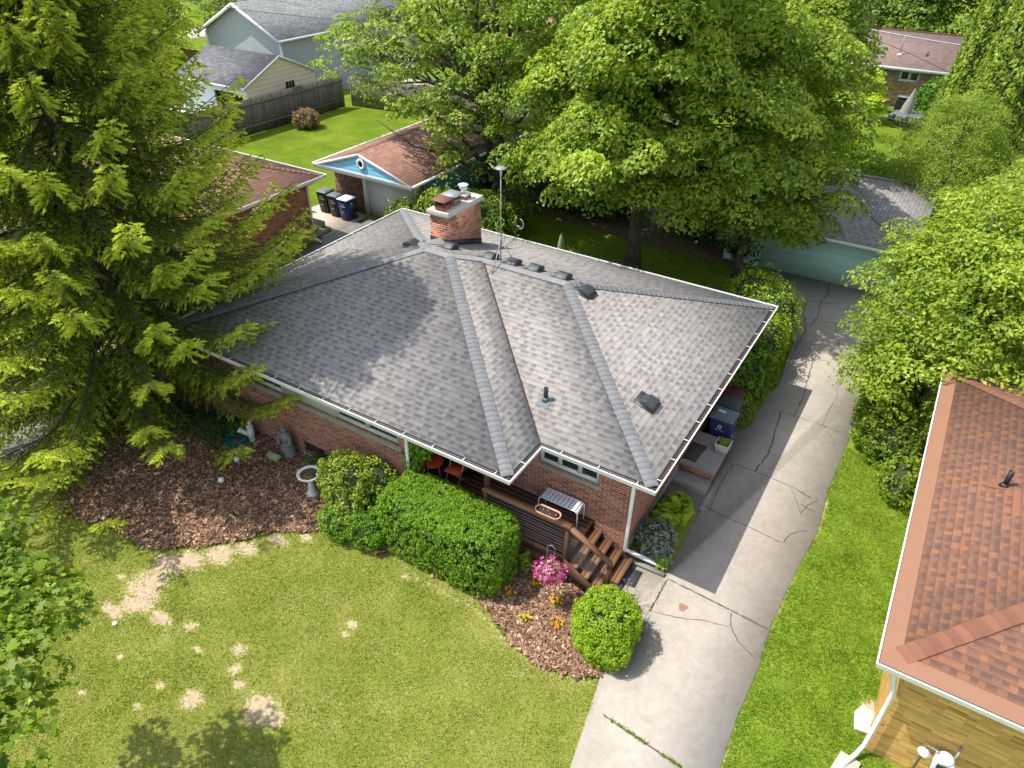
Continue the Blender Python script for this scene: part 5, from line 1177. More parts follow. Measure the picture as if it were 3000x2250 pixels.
# side bins: they face the driveway, so their printed flank looks towards the camera
b1 = bin_('navy recycling bin with a grey lid next to the concrete stoop', -.15, 5.66, math.pi / 2, C_BLUE, C_LID, 'wheeled bins beside the stoop', None, side=-1, sticker=True)
b2 = bin_('black bin half under the eaves behind the navy recycling bin', -.20, 6.28, math.pi / 2, C_BLACK, C_VENT, 'wheeled bins beside the stoop')
# maroon box, planter, mats
mx_b = thing('storage_box', 'dark maroon wooden box between the bins and the shrubs', 'box', (-.35, 7.0, 0))
mb = MB(); mb.box(-.60, -.10, 6.72, 7.28, .0, .84); mb.build('box_body', C_MAROON, mx_b)
mb = MB(); mb.box(-.64, -.06, 6.68, 7.32, .845, .90); bevel(mb.build('box_lid', C_MAROON, mx_b), .01)
p2 = thing('square_planter', 'square concrete planter with bright green grass on the stoop corner', 'planter', (.14, 4.87, .5))
mb = MB(); q = .15; t_ = .19; c0, c1 = .14, 4.87
mb.hull8([(c0 - q, c1 - q, .5), (c0 + q, c1 - q, .5), (c0 + q, c1 + q, .5), (c0 - q, c1 + q, .5), (c0 - t_, c1 - t_, .74), (c0 + t_, c1 - t_, .74), (c0 + t_, c1 + t_, .74), (c0 - t_, c1 + t_, .74)]); bevel(mb.build('pot', C_STONE, p2), .012)
mb = MB(); mb.box(c0 - .155, c0 + .155, c1 - .155, c1 + .155, .741, .748); mb.build('soil', C_SOIL, p2)
mb = MB(); mb.prism([(-.62, 3.98), (-.28, 3.98), (-.22, 4.75), (-.62, 4.75)], .503, .512); tag(mb.build('doormat', mat_plain('worn_brown_mat', (.06, .05, .04), 1, var=.5, scale=20)), 'worn dark brown doormat on the concrete side stoop', 'doormat')
mb = MB(); mb.prism([(-.62, .30), (-.10, .36), (-.08, -.14), (-.60, -.22)], .028, .038); tag(mb.build('doormat', mat_plain('grey_rubber_mat', (.05, .055, .06), .8, var=.15)), 'dark grey mat at the foot of the wooden steps', 'doormat')

# birdbath
bb = thing('birdbath', 'white pedestal birdbath with brown water left of the upper shrub', 'birdbath', (-8.1, -1.75, 0))
mb = MB(); mb.lathe((-8.1, -1.75, 0), [(.19, .0), (.19, .04), (.13, .10), (.085, .22), (.075, .42), (.10, .56), (.12, .62)], 20); mb.build('pedestal', C_PLASTER, bb, smooth=True)
mb = MB(); mb.lathe((-8.1, -1.75, .60), [(.08, 0), (.20, .03), (.29, .09), (.30, .125), (.265, .13), (.20, .085), (.02, .06)], 28); mb.build('bowl', C_PLASTER, bb, smooth=True)
mb = MB(); mb.add([(-8.1 + .235 * math.cos(a), -1.75 + .235 * math.sin(a), .70) for a in [k * 2 * math.pi / 24 for k in range(24)]], [tuple(range(24))]); wm = NT('brown_water').rough(.15, .6); wm.color((.07, .055, .03)); mb.build('water', wm.m, bb)
# hose coil
mb = MB(); r = random.Random(11); P = []
for k in range(150):
    t = k * .36; P.append((-11.3 + .05 * math.sin(t * .31) + (.25 + .05 * math.sin(t * .53 + 1)) * math.cos(t), -1.36 + .07 * math.cos(t * .23) + (.24 + .06 * math.sin(t * .41)) * math.sin(t), .06 + .0009 * k + .02 * math.sin(t * 1.7)))
mb.tube(P + [(-11.7, -1.2, .08), (-11.95, -1.35, .05)], .013, 6); tag(mb.build('garden_hose', C_HOSE, smooth=True), 'coiled teal garden hose lying on the mulch', 'hose')
# white plastic drain fitting
pv = thing('drain_fitting', 'white plastic branching drain fitting standing by the brick wall', 'drain pipe', (-11.02, -1.05, 0))
mb = MB(); mb.tube([(-10.98, -1.12, 0), (-10.98, -1.12, .13)], .075, 16); mb.build('coupling', C_PLASTER, pv)
mb = MB(); mb.tube([(-10.98, -1.12, .131), (-11.0, -1.09, .50)], .088, 16); mb.tube([(-11.0, -1.09, .50), (-11.0, -1.08, .56)], [.095, .07], 16); mb.tube([(-10.99, -1.12, .22), (-11.22, -1.25, .38)], .065, 16); mb.build('pipe_body', C_PLASTER, pv)
mb = MB(); mb.tube([(-11.22, -1.25, .38), (-11.26, -1.275, .41)], .075, 16); mb.build('end_cap', C_WHITE, pv)
mb = MB(); mb.tube([(-11.0, -1.08, .561), (-11.0, -1.07, .64), (-10.97, -1.02, .70)], .05, 12); mb.tube([(-10.97, -1.02, .69), (-10.93, -.96, .78)], .028, 10); mb.build('top_pipe', C_PLASTER, pv)
# cast garden statue: a robed kneeling figure, and the small roofed lantern in front
sx, sy = -9.72, -.98
stt = thing('garden_statue', 'weathered grey cast statue of a robed figure by the basement window', 'statue', (sx, sy, 0))
mb = MB(); mb.lathe((sx, sy, .0), [(.23, 0), (.24, .05), (.20, .12), (.21, .26), (.17, .40), (.12, .50), (.155, .60), (.16, .68), (.09, .76), (.05, .79), (.048, .82)], 18, 1.05, .8)
mb.tube([(sx - .16, sy, .68), (sx - .21, sy - .1, .52), (sx - .08, sy - .19, .46)], [.055, .05, .035], 10); mb.tube([(sx + .16, sy, .68), (sx + .22, sy - .08, .52), (sx + .06, sy - .19, .46)], [.055, .05, .035], 10); mb.ball((sx, sy - .02, .88), (.075, .085, .095), 14, 10)
mb.build('figure', C_CAST, stt, smooth=True)
mb = MB(); mb.box(sx - .25, sx + .25, sy - .2, sy + .2, 0, .035); bevel(mb.build('plinth', C_CAST, stt), .01)
ln = thing('stone_lantern', 'small pale green roofed lantern box in front of the grey statue', 'lantern', (-9.86, -1.38, 0)); lm = mat_plain('mossy_cream', (.28, .31, .18), .9, var=.3, scale=12)
lx, ly = -9.86, -1.36
mb = MB(); mb.box(lx - .22, lx + .22, ly - .13, ly + .15, 0, .04); mb.build('base', lm, ln)
mb = MB(); 
for a in (-.17, .15):
    for b_ in (-.09, .09): mb.box(lx + a, lx + a + .03, ly + b_, ly + b_ + .03, .04, .16)
mb.box(lx - .14, lx + .14, ly - .06, ly + .09, .04, .16); mb.build('body', C_CAST, ln)
mb = MB(); mb.add([(lx - .21, ly - .13, .16), (lx + .21, ly - .13, .16), (lx + .21, ly + .15, .16), (lx - .21, ly + .15, .16), (lx - .19, ly + .01, .27), (lx + .19, ly + .01, .27)], [(0, 1, 5, 4), (2, 3, 4, 5), (1, 2, 5), (3, 0, 4), (3, 2, 1, 0)]); mb.build('roof', lm, ln)
# white caps in the mulch and the lawn
for (x, y, s_, lb) in ((-10.67, -1.92, .075, 'white round pipe cap in the mulch, the one nearer the hose'), (-10.37, -2.68, .075, 'white round pipe cap in the mulch, the one nearer the lawn')):
    mb = MB(); mb.lathe((x, y, 0), [(s_, 0), (s_, .13), (s_ * .9, .15), (s_ * .25, .16)], 16); mb.box(x - .02, x + .02, y - .02, y + .02, .15, .18); tag(mb.build('pipe_cap', C_WHITE), lb, 'pipe cap', 'white pipe caps in the mulch')
mb = MB(); mb.lathe((-8.81, -6.71, 0), [(.05, 0), (.055, .03), (.03, .05)], 12); tag(mb.build('sprinkler_cap', C_WHITE), 'tiny white cap lying in the lawn near the sandy patch', 'cap')
# shepherd's hook
hk = thing('shepherd_hook', 'thin metal plant hook standing in the mulch beside the steps', 'plant hook', (-1.62, -1.52, 0))
mb = MB(); bx_, by_ = -1.60, -1.44
mb.tube([(bx_, by_, 0), (bx_, by_, 1.62), (bx_ + .03, by_, 1.72), (bx_ + .10, by_ + .0, 1.76), (bx_ + .17, by_, 1.70), (bx_ + .18, by_, 1.60)], .007, 6); mb.build('hook', C_STEEL, hk)

# ================================================================== foliage
def unit(a): return a / np.maximum(np.linalg.norm(a, axis=-1, keepdims=True), 1e-9)
def rdir(r, n): return unit(r.normal(size=(n, 3)))
def leaf_mesh(name, c, nrm, size, aspect, mat, parent, val, r, fold=.18, axis=None, shape='diamond', label=None):
    n = len(c); nrm = unit(nrm)
    t = rdir(r, n) if axis is None else axis
    t = unit(t - nrm * (t * nrm).sum(1, keepdims=True)); b = np.cross(nrm, t)
    L = size[:, None] * .5; W = L * aspect
    if shape == 'diamond':
        V = np.stack([c - t * L, c + b * W - nrm * L * fold + t * L * .1, c + t * L - nrm * L * fold, c - b * W - nrm * L * fold + t * L * .1], 1).reshape(-1, 3); k = 4
    elif shape == 'maple':
        q = [(-1, 0, 0), (-.55, .75, 1), (.0, .35, .3), (.1, 1.0, 1.2), (.45, .38, .4), (1.05, 0, .9), (.45, -.38, .4), (.1, -1.0, 1.2), (.0, -.35, .3), (-.55, -.75, 1)]
        V = np.stack([c + t * L * a_ + b * W * b_ - nrm * L * fold * f_ for a_, b_, f_ in q], 1).reshape(-1, 3); k = 10
    return mesh_obj(name, V, np.arange(k * n).reshape(-1, k), mat, parent, attr=np.clip(val, 0, 1), uv=False, label=label)

L_MAPLE = mat_leaf('maple_leaf', (.050, .115, .012), (.135, .24, .020), (.40, .52, .05), .42)
L_MAPLE2 = mat_leaf('bright_maple_leaf', (.075, .15, .012), (.20, .31, .022), (.50, .58, .06), .44)
L_OPEN = mat_leaf('pale_tree_leaf', (.065, .14, .018), (.175, .29, .030), (.44, .52, .07), .42)
L_FEATH = mat_leaf('feathery_leaf', (.08, .16, .015), (.21, .32, .030), (.38, .47, .06), .5)
L_CEDAR = mat_leaf('cedar_leaf', (.05, .11, .012), (.19, .29, .02), (.38, .48, .04), .32)
L_SPRUCE = mat_leaf('spruce_needles', (.050, .09, .010), (.225, .29, .032), (.56, .64, .075), .40, .6)
L_HEDGE = mat_leaf('box_hedge_leaf', (.040, .12, .008), (.135, .29, .014), (.34, .50, .03), .38)
L_SHRUB = mat_leaf('shrub_leaf', (.05, .12, .012), (.16, .28, .020), (.46, .52, .07), .4)
L_YEL = mat_leaf('yellow_green_leaf', (.10, .22, .01), (.28, .46, .018), (.55, .62, .04), .42)
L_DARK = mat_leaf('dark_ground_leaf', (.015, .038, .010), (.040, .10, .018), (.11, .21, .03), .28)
L_SIL = mat_leaf('silvery_leaf', (.08, .12, .07), (.18, .23, .15), (.34, .38, .28), .25)
L_PINK = mat_leaf('pink_petal', (.45, .02, .16), (.70, .10, .38), (.85, .40, .62), .3)
L_MARI = mat_leaf('marigold_petal', (.85, .22, .01), (.90, .42, .01), (.92, .62, .02), .2)
L_RUSTY = mat_leaf('rusty_shrub_leaf', (.10, .10, .03), (.24, .16, .07), (.36, .24, .10), .3)
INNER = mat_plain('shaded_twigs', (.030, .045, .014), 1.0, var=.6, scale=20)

def crown(name, mat, parent, blobs, n_clumps, per, leaf, seed, clump=.55, up=.55, aspect=.62, shape='diamond', inner=.2, droop=.25, tone=.45, flat=.42, bright=.34):
    """leaf clumps (domed sprays) through the volume of several ellipsoids, denser at the outside"""
    r = np.random.default_rng(seed); vol = np.array([b[3] * b[4] + b[3] * b[5] + b[4] * b[5] for b in blobs]); w = vol / vol.sum()
    pick = r.choice(len(blobs), n_clumps, p=w); B = np.array(blobs)[pick]
    d = rdir(r, n_clumps); k = d[:, 2] < -.35; d[k, 2] *= -r.choice([1, -1], k.sum()) ; d = unit(d)
    rad = np.where(r.random(n_clumps) < inner, r.uniform(.25, .8, n_clumps), r.uniform(.82, 1.04, n_clumps))
    lump = 1 + .13 * np.sin(d[:, 0] * 5 + pick) * np.sin(d[:, 1] * 4 + 2 * pick + d[:, 2] * 5)
    cc = B[:, :3] + d * rad[:, None] * lump[:, None] * B[:, 3:6]
    keep = np.ones(n_clumps, bool)
    for i in range(n_clumps):   # drop clumps buried deep inside another blob
        q = (cc[i] - np.array(blobs)[:, :3]) / np.array(blobs)[:, 3:6]; m_ = (np.sqrt((q ** 2).sum(1)) < .62); m_[pick[i]] = False
        if m_.any() and r.random() > .25: keep[i] = False
    cc = cc[keep]; d = d[keep]; N = len(cc)
    cs = clump * r.uniform(.6, 1.35, N); cnt = np.maximum(4, (per * (cs / clump) ** 2).astype(int)); idx = np.repeat(np.arange(N), cnt); M = len(idx)
    u = rdir(r, M); u[:, 2] = np.abs(u[:, 2]) * 1.0 - .12
    rr = r.uniform(.55, 1.0, M) ** .5
    tilt = d[idx] * .25
    out = unit(d * np.array([1, 1, .25]))[idx]
    p = cc[idx] + u * (cs[idx] * rr)[:, None] * np.array([1.0, 1.0, flat]) + out * (cs[idx] * r.uniform(-.2, .5, M))[:, None] * .5
    hr = np.linalg.norm((p - cc[idx])[:, :2], axis=1) / cs[idx]; p[:, 2] -= droop * cs[idx] * hr ** 2
    nrm = unit(u * np.array([1, 1, .7]) * .5 + tilt + np.array([-.18, -.08, up]) + r.normal(0, .38, (M, 3)))
    sz = leaf * r.uniform(.6, 1.3, M)
    cv = r.normal(0, .12, N)
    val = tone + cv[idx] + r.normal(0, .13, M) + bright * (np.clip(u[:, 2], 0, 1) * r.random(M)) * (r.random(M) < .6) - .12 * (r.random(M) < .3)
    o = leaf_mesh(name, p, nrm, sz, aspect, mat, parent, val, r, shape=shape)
    return o, cc

def lobes(c, rad, n, rs, seed, zmin=None):
    r = np.random.default_rng(seed); out = []
    for k in range(n):
        d = rdir(r, 1)[0]; d[2] = d[2] if d[2] > -.5 else -d[2]; q = np.array(c) + d * np.array(rad) * r.uniform(.45, .9); s = r.uniform(*rs)
        out.append((q[0], q[1], q[2], s * r.uniform(.95, 1.3), s * r.uniform(.85, 1.15), s * r.uniform(.55, .8)))
    return out

def limbs(name, mat, parent, base, top, r0, targets, seed, n=14, twigs=2, lean=(0, 0), start=.28, wob=.12):
    rr_ = random.Random(seed); b = Vector(base); t = Vector(top); mb = MB(); K = 8; pts = []
    for i in range(K + 1):
        s_ = i / K; p = b.lerp(t, s_) + Vector((rr_.uniform(-1, 1), rr_.uniform(-1, 1), 0)) * wob * (1 if 0 < i else 0) * s_; pts.append(p)
    rad = [r0 * (1.35 if i == 0 else 1.0) * (1 - .8 * i / K) for i in range(K + 1)]
    mb.tube(pts, rad, 10); trunk = mb.build('trunk', mat, parent, smooth=True)
    if len(targets) == 0: return trunk
    T = [Vector(tuple(x)) for x in targets]; rr_.shuffle(T); mb = MB(); used = T[:n]
    for i, q in enumerate(used):
        s_ = start + (1 - start) * min(.95, max(0, (q.z - b.z) / max(.1, t.z - b.z)) * .75) * rr_.uniform(.6, 1.0); f = s_ * K; a = int(min(K - 1, f)); p0 = pts[a].lerp(pts[a + 1], f - a)
        L = (q - p0).length; m1 = p0.lerp(q, .35) + Vector((0, 0, -.06 * L + rr_.uniform(0, .1) * L)); m2 = p0.lerp(q, .7) + Vector((rr_.uniform(-.1, .1), rr_.uniform(-.1, .1), rr_.uniform(-.02, .08))) * L
        ra = max(.02, r0 * (1 - .75 * s_) * .55); mb.tube([p0, m1, m2, q], [ra, ra * .7, ra * .42, ra * .18], 7)
        near = sorted(T, key=lambda z: (z - q).length)[1:1 + twigs]
        for z in near: mb.tube([m2, m2.lerp(z, .5) + Vector((0, 0, .05 * L)), z], [ra * .36, ra * .22, ra * .08], 5)
    mb.build('branch', mat, trunk, smooth=True)
    return trunk

def tree(name, label, x, y, top, r0, blobs, n_clumps, per, leaf, mat, seed, bark=None, group=None, n_limbs=16, twigs=2, lean=(0, 0), start=.28, **kw):
    t = thing(name, label, 'tree', (x, y, 0), group)
    o, cc = crown('crown', mat, t, blobs, n_clumps, per, leaf, seed, **kw)
    limbs('trunk', bark or C_BARK, t, (x, y, -.05), (x + lean[0], y + lean[1], top), r0, cc, seed, n_limbs, twigs, start=start)
    return t

# ---- spruce
def spruce(label, x, y, H, R, seed, z0=1.0, whorl=.30):
    r = np.random.default_rng(seed); t = thing('spruce_tree', label, 'tree', (x, y, 0))
    mb = MB(); mb.tube([(x, y, -.05), (x + .03, y, 2), (x - .04, y + .03, 6), (x, y, 11), (x + .03, y, H)], [.36, .27, .21, .13, .02], 12); trunk = mb.build('trunk', C_BARKD, t, smooth=True)
    br = MB(); C = []; A = []; Nn = []; SZ = []; VV = []; cones = []
    z = z0; kk = 0
    while z < H - .3:
        nb = r.integers(5, 8)
        for k in range(nb):
            kk += 1; az = kk * 2.39996 + r.uniform(-.25, .25); zz = z + r.uniform(-.2, .2); f = (zz / H)
            L = R * (1 - f) ** .72 * r.uniform(.80, 1.08) * (0.90 + .18 * min(1, zz / 3)); 
            if L < .3: L = .3
            L *= 1 + .18 * max(0, math.cos(az + 1.7)) * (1 - f); d = np.array([math.cos(az), math.sin(az), 0.]); s = np.linspace(0, 1, 9)
            sag = L * (.24 * np.sin(s * math.pi * .75) - .16 * np.clip(s - .55, 0, 1) ** 2 * 4) * (1.1 - .9 * f); rise = L * s * .30 * f
            P = np.array([x, y, zz]) + d * (L * s)[:, None]; P[:, 2] += rise - sag
            side = np.array([-d[1], d[0], 0.]); P += side * (L * .05 * np.sin(s * 3 + az * 3))[:, None]
            br.tube(P[::2], [max(.006, .035 * L / R * (1 - q) + .006) for q in s[::2]], 5, cap=False)
            nl = int(L / .062); tip = r.random() * .3 + .1
            for j in range(nl):
                sj = .16 + .84 * (j + r.random()) / nl; q = min(7.999, sj * 8); a_ = int(q); p0 = P[a_] * (1 - q + a_) + P[a_ + 1] * (q - a_); dd = unit(P[a_ + 1] - P[a_])
                sd2 = 1 if j % 2 else -1; l2 = (.30 + .62 * (1 - sj)) * min(1, L / 2.2 + .25) * r.uniform(.6, 1.15)
                hang = r.uniform(.3, 1.5) * (1.0 - .45 * sj)
                dirb = unit(dd * r.uniform(.3, .95) + side * sd2 * r.uniform(.35, 1.0) + np.array([0, 0, -hang]))
                m = max(4, int(l2 / .043))
                ss = (np.arange(m) + r.random(m)) / m
                pp = p0 + dirb * (l2 * ss)[:, None]; pp[:, 2] -= .18 * l2 * ss ** 2
                tw = unit(dirb * .75 + np.cross(dirb, [0, 0, 1]) * (np.where(np.arange(m) % 2, 1, -1) * r.uniform(.5, 1, m))[:, None] + r.normal(0, .18, (m, 3)) * 1.9)
                ln = r.uniform(.075, .15, m) * (1.15 - .35 * ss)
                C.append(pp + tw * (ln * .45)[:, None]); A.append(tw); SZ.append(ln)
                Nn.append(unit(np.array([0, 0, 1.0]) + r.normal(0, .55, (m, 3))))
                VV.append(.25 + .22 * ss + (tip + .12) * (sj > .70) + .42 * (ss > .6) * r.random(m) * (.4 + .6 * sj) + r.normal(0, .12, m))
                # twig end
                e = p0 + dirb * l2; C.append((e - np.array([0, 0, .12 * l2]))[None]); A.append(dirb[None]); SZ.append(np.array([.20])); Nn.append(np.array([[0, 0, 1.]])); VV.append(np.array([.45 + tip + .3 * r.random() * (sj > .5)]))
            if f > .25 and r.random() < .22: 
                for _ in range(2): qn = P[6] + r.normal(0, .12, 3); cones.append(qn - np.array([0, 0, .2]))
        z += whorl * (1 - .35 * z / H)
    br.build('branch', C_BARKD, trunk, smooth=True)
    C = np.concatenate(C); A = np.concatenate(A); SZ = np.concatenate(SZ); Nn = np.concatenate(Nn); VV = np.concatenate(VV)
    # each twig: two crossed blades
    C2 = np.concatenate([C, C]); A2 = np.concatenate([A, A]); N2 = np.concatenate([Nn, np.cross(Nn, A)]); S2 = np.concatenate([SZ, SZ]) * 1.12; V2 = np.concatenate([VV, VV])
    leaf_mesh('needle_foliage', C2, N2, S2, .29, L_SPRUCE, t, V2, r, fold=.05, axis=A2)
    cm = MB(); cm.lathe((x, y, 0), [(.006, -.07), (.022, -.04), (.025, 0), (.014, .07)], 7); c0 = cm.build('cone', mat_plain('tan_cone', (.34, .20, .10), .8, var=.2), t)
    vis = sorted(cones, key=lambda q: -(q[0] - x) + (q[1] - y))[:60]
    for i, q in enumerate(vis):
        o = c0 if i == 0 else c0.copy()
        if i: COL.objects.link(o); o.parent = t
        o.location = Vector((float(q[0] - x), float(q[1] - y), float(q[2] - .1)))
    return t
spruce('tall spruce filling the left side, in front of the brown roofed house', -15.1, -1.35, 18.3, 6.0, 21)

# ---- big maples behind the house
tree('maple_tree', 'largest dense maple with a dark straight trunk in the middle of the back yard', -6.6, 14.3, 10.5, .30,
     lobes((-6.3, 14.3, 6.4), (5.2, 3.4, 4.0), 26, (1.2, 2.0), 5) + [(-6.5, 14.5, 6.0, 3.2, 2.4, 2.6), (-5.6, 13.2, 3.6, 1.5, 1.1, .7), (-8.2, 13.4, 3.7, 1.4, 1.0, .7), (-10.9, 13.8, 4.4, 1.9, 1.5, 1.1), (-10.6, 14.2, 6.3, 1.7, 1.5, 1.0), (-11.0, 14.0, 8.2, 1.6, 1.4, 1.0), (-2.6, 14.9, 4.4, 2.2, 2.0, 1.5), (-8.6, 12.9, 4.6, 2.0, 1.6, 1.2), (-4.6, 12.0, 11.6, 2.4, 2.0, 1.2)], 840, 230, .18, L_MAPLE, 31, inner=.08, clump=.72, n_limbs=26, aspect=.5, start=.3, flat=.30, droop=.5, tone=.70, bright=.5)
tree('maple_tree', 'lower bright maple leaning over the left end of the mint garage', -2.9, 16.0, 6.0, .16,
     [(-2.0, 15.7, 4.2, 2.1, 1.9, 1.8), (-2.1, 16.6, 5.6, 2.1, 2.0, 1.9), (-3.1, 16.4, 3.3, 1.9, 1.7, 1.4), (-2.6, 17.6, 7.4, 1.9, 1.9, 1.9), (-3.0, 15.7, 2.5, 1.5, 1.0, .9), (-1.6, 15.9, 2.9, 1.0, .8, .7)], 330, 170, .17, L_MAPLE2, 32, inner=.15, clump=.68, flat=.35, droop=.4, tone=.5, bright=.45, n_limbs=12, aspect=.5)
tree('tall_tree', 'airy tree with exposed dark limbs over the brown garage roof', -13.5, 15.1, 11.5, .26,
     [(-17.2, 15.6, 6.4, 3.7, 3.0, 2.4), (-20.6, 16.3, 6.2, 3.0, 2.5, 1.7), (-14.2, 15.6, 8.6, 3.6, 3.2, 2.8), (-18.4, 16.8, 9.2, 3.4, 3.0, 1.8), (-15.2, 14.2, 4.6, 2.4, 1.8, 1.3), (-12.4, 15.4, 6.6, 2.2, 2.2, 2.6), (-14.3, 13.9, 2.9, 1.2, 1.0, .8)], 700, 48, .17, L_OPEN, 33, inner=.3, clump=.55, n_limbs=44, twigs=3, start=.18, aspect=.7, tone=.58, bright=.4)
tree('tall_tree', 'second leafy tree rising behind the dense maple at the top centre', -11.5, 21.5, 11, .25,
     [(-11.5, 21, 7.2, 4.2, 3.2, 3.4), (-7.0, 22, 8.2, 4.2, 3.2, 3.2), (-14.6, 22, 9.6, 3.0, 2.6, 2.0)], 640, 70, .19, L_OPEN, 34, inner=.25, clump=.75, n_limbs=24, tone=.55, bright=.4)
tree('maple_tree', 'tall maple behind the mint garage at the top right of the centre', -3.4, 23.5, 11, .25,
     [(-4.2, 23.0, 7.0, 3.0, 2.8, 3.3), (-5.5, 23.6, 9.0, 3.0, 2.6, 2.4)], 520, 90, .19, L_MAPLE, 35, inner=.2, clump=.8, flat=.36, n_limbs=18, tone=.58, bright=.45)
tl = [o for o in bpy.data.objects if o.get('label') == 'airy tree with exposed dark limbs over the brown garage roof'][0]
for i, (q, rr0) in enumerate((([(-13.5, 15.1, 1.6), (-13.9, 14.9, 4.0), (-14.2, 14.8, 7.0), (-14.0, 14.7, 11.0)], .15), ([(-13.5, 15.1, 1.2), (-13.1, 14.8, 3.5), (-13.0, 14.6, 6.5), (-13.3, 14.4, 10.5)], .17), ([(-13.6, 15.0, 2.2), (-15.0, 14.3, 4.2), (-17.0, 13.6, 5.3), (-19.5, 13.4, 6.0)], .11), ([(-13.6, 14.9, 2.0), (-14.8, 13.8, 3.2), (-16.2, 13.0, 3.6), (-18.0, 12.9, 4.4)], .08))):
    mb = MB(); mb.tube(q, [rr0, rr0 * .8, rr0 * .55, rr0 * .25], 9); mb.build('limb', C_BARKD, tl, smooth=True)
# understorey along the back of the yard
def shrub(name, label, blobs, n, leaf, mat, seed, p=2.0, group=None, cat='shrub', depth=.22, aspect=.6, tone=.45, rough=.12, up=.35, core=True, bright=.3, lowcut=-1, axis=None, tuft=0):
    r = np.random.default_rng(seed); b0 = blobs[0]; t = thing(name, label, cat, (b0[0], b0[1], 0), group)
    w = np.array([b[3] * b[4] + b[3] * b[5] + b[4] * b[5] for b in blobs]); pick = r.choice(len(blobs), n, p=w / w.sum()); B = np.array(blobs)[pick]
    d = rdir(r, n); d[:, 2] = np.where(d[:, 2] < lowcut, -d[:, 2], d[:, 2]); s = d / (np.abs(d) ** p).sum(1, keepdims=True) ** (1 / p)
    lump = 1 + rough * (np.sin(d[:, 0] * 9 + pick * 2) * np.sin(d[:, 1] * 8 + pick) + .6 * np.sin(d[:, 2] * 14 + d[:, 0] * 11 + pick) * np.cos(d[:, 1] * 15)) 
    rad = lump * (1 - depth * r.random(n) ** 2.2)
    q = B[:, :3] + s * rad[:, None] * B[:, 3:6]; nn = unit(s / B[:, 3:6] * np.abs(s) ** (p - 2 if p > 2 else 0))
    tz_ = 0
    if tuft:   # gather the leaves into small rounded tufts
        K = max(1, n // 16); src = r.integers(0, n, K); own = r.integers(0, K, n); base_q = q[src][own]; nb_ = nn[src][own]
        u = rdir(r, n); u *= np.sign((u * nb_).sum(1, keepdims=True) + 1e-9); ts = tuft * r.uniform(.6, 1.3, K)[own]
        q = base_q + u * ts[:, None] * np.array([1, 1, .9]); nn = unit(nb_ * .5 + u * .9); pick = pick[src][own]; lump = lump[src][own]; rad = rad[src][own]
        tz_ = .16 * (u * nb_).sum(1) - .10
    keep = q[:, 2] > .03
    for j, b in enumerate(blobs):
        e = (np.abs((q - np.array(b[:3])) / np.array(b[3:6])) ** p).sum(1) ** (1 / p); keep &= ~((e < .72) & (pick != j))
    q = q[keep]; nn = nn[keep]; m = len(q); lv = lump[keep]
    nrm = unit(nn * .8 + np.array([0, 0, up]) + r.normal(0, .5, (m, 3)))
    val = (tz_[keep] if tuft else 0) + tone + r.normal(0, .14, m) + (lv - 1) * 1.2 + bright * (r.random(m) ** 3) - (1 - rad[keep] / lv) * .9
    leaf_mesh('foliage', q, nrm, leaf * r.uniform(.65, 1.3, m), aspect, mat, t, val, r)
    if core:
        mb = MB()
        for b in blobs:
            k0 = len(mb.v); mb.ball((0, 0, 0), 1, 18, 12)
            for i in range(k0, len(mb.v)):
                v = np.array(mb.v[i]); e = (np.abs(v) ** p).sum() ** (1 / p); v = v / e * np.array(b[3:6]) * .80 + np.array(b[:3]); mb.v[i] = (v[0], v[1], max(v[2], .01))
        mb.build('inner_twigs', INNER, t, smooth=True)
    return t
BY = 'shrubs along the back of the yard'
shrub('shrub', 'leafy shrub at the foot of the leaning tree trunk behind the chimney', [(-13.2, 13.2, 1.0, 1.7, 1.1, 1.2), (-12.9, 15.2, .9, .9, 1.0, 1.1)], 9000, .13, L_SHRUB, 41, rough=.2, tone=.35)
shrub('shrub', 'loose bush in front of the white door of the blue gabled garage', [(-15.3, 12.4, .9, 1.2, .7, 1.1), (-16.6, 12.3, .55, .8, .5, .8), (-14.2, 12.2, 1.1, 1.0, .8, 1.3)], 7000, .12, L_MAPLE2, 42, rough=.25, tone=.42, core=False)
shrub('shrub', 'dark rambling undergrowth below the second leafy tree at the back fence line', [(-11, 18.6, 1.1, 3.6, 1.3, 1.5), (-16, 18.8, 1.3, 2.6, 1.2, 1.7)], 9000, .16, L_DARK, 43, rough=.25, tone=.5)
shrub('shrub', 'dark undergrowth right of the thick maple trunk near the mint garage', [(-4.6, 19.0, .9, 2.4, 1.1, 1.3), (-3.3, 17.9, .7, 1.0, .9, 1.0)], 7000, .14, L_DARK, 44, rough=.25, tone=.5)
shrub('shrub', 'low bushy plant left of the thick maple trunk just behind the grey roof', [(-8.2, 12.6, .5, 1.1, .9, .6), (-6.3, 12.4, .45, 1.2, .8, .55), (-5.0, 11.8, .4, 1.1, .7, .5), (-3.9, 11.1, .4, .9, .7, .5)], 9000, .09, L_MAPLE, 45, rough=.2, tone=.3)
# bushes down the right side of the house
shrub('shrub', 'light green bush with small pale flowers at the back right corner of the roof', [(-.4, 9.8, 1.0, .75, 1.1, 1.1), (-.5, 11.5, 1.1, .9, 1.1, 1.15), (-1.3, 12.6, 1.0, 1.0, .8, 1.1)], 14000, .075, L_YEL, 46, rough=.2, tone=.3)
shrub('shrub', 'dark green viburnum beside the driveway below the right eave', [(-.35, 8.4, .8, .65, .95, .9), (-.45, 7.6, .45, .55, .5, .5)], 9000, .085, L_HEDGE, 47, rough=.2, tone=.32)
shrub('ground_cover', 'low bright ground cover mound at the curved edge of the driveway bed', [(0.0, 7.15, .16, .38, .55, .3), (.05, 8.3, .16, .32, .7, .32), (.1, 9.4, .2, .35, .7, .4)], 9000, .055, L_MAPLE2, 48, rough=.15, tone=.4, cat='plant')
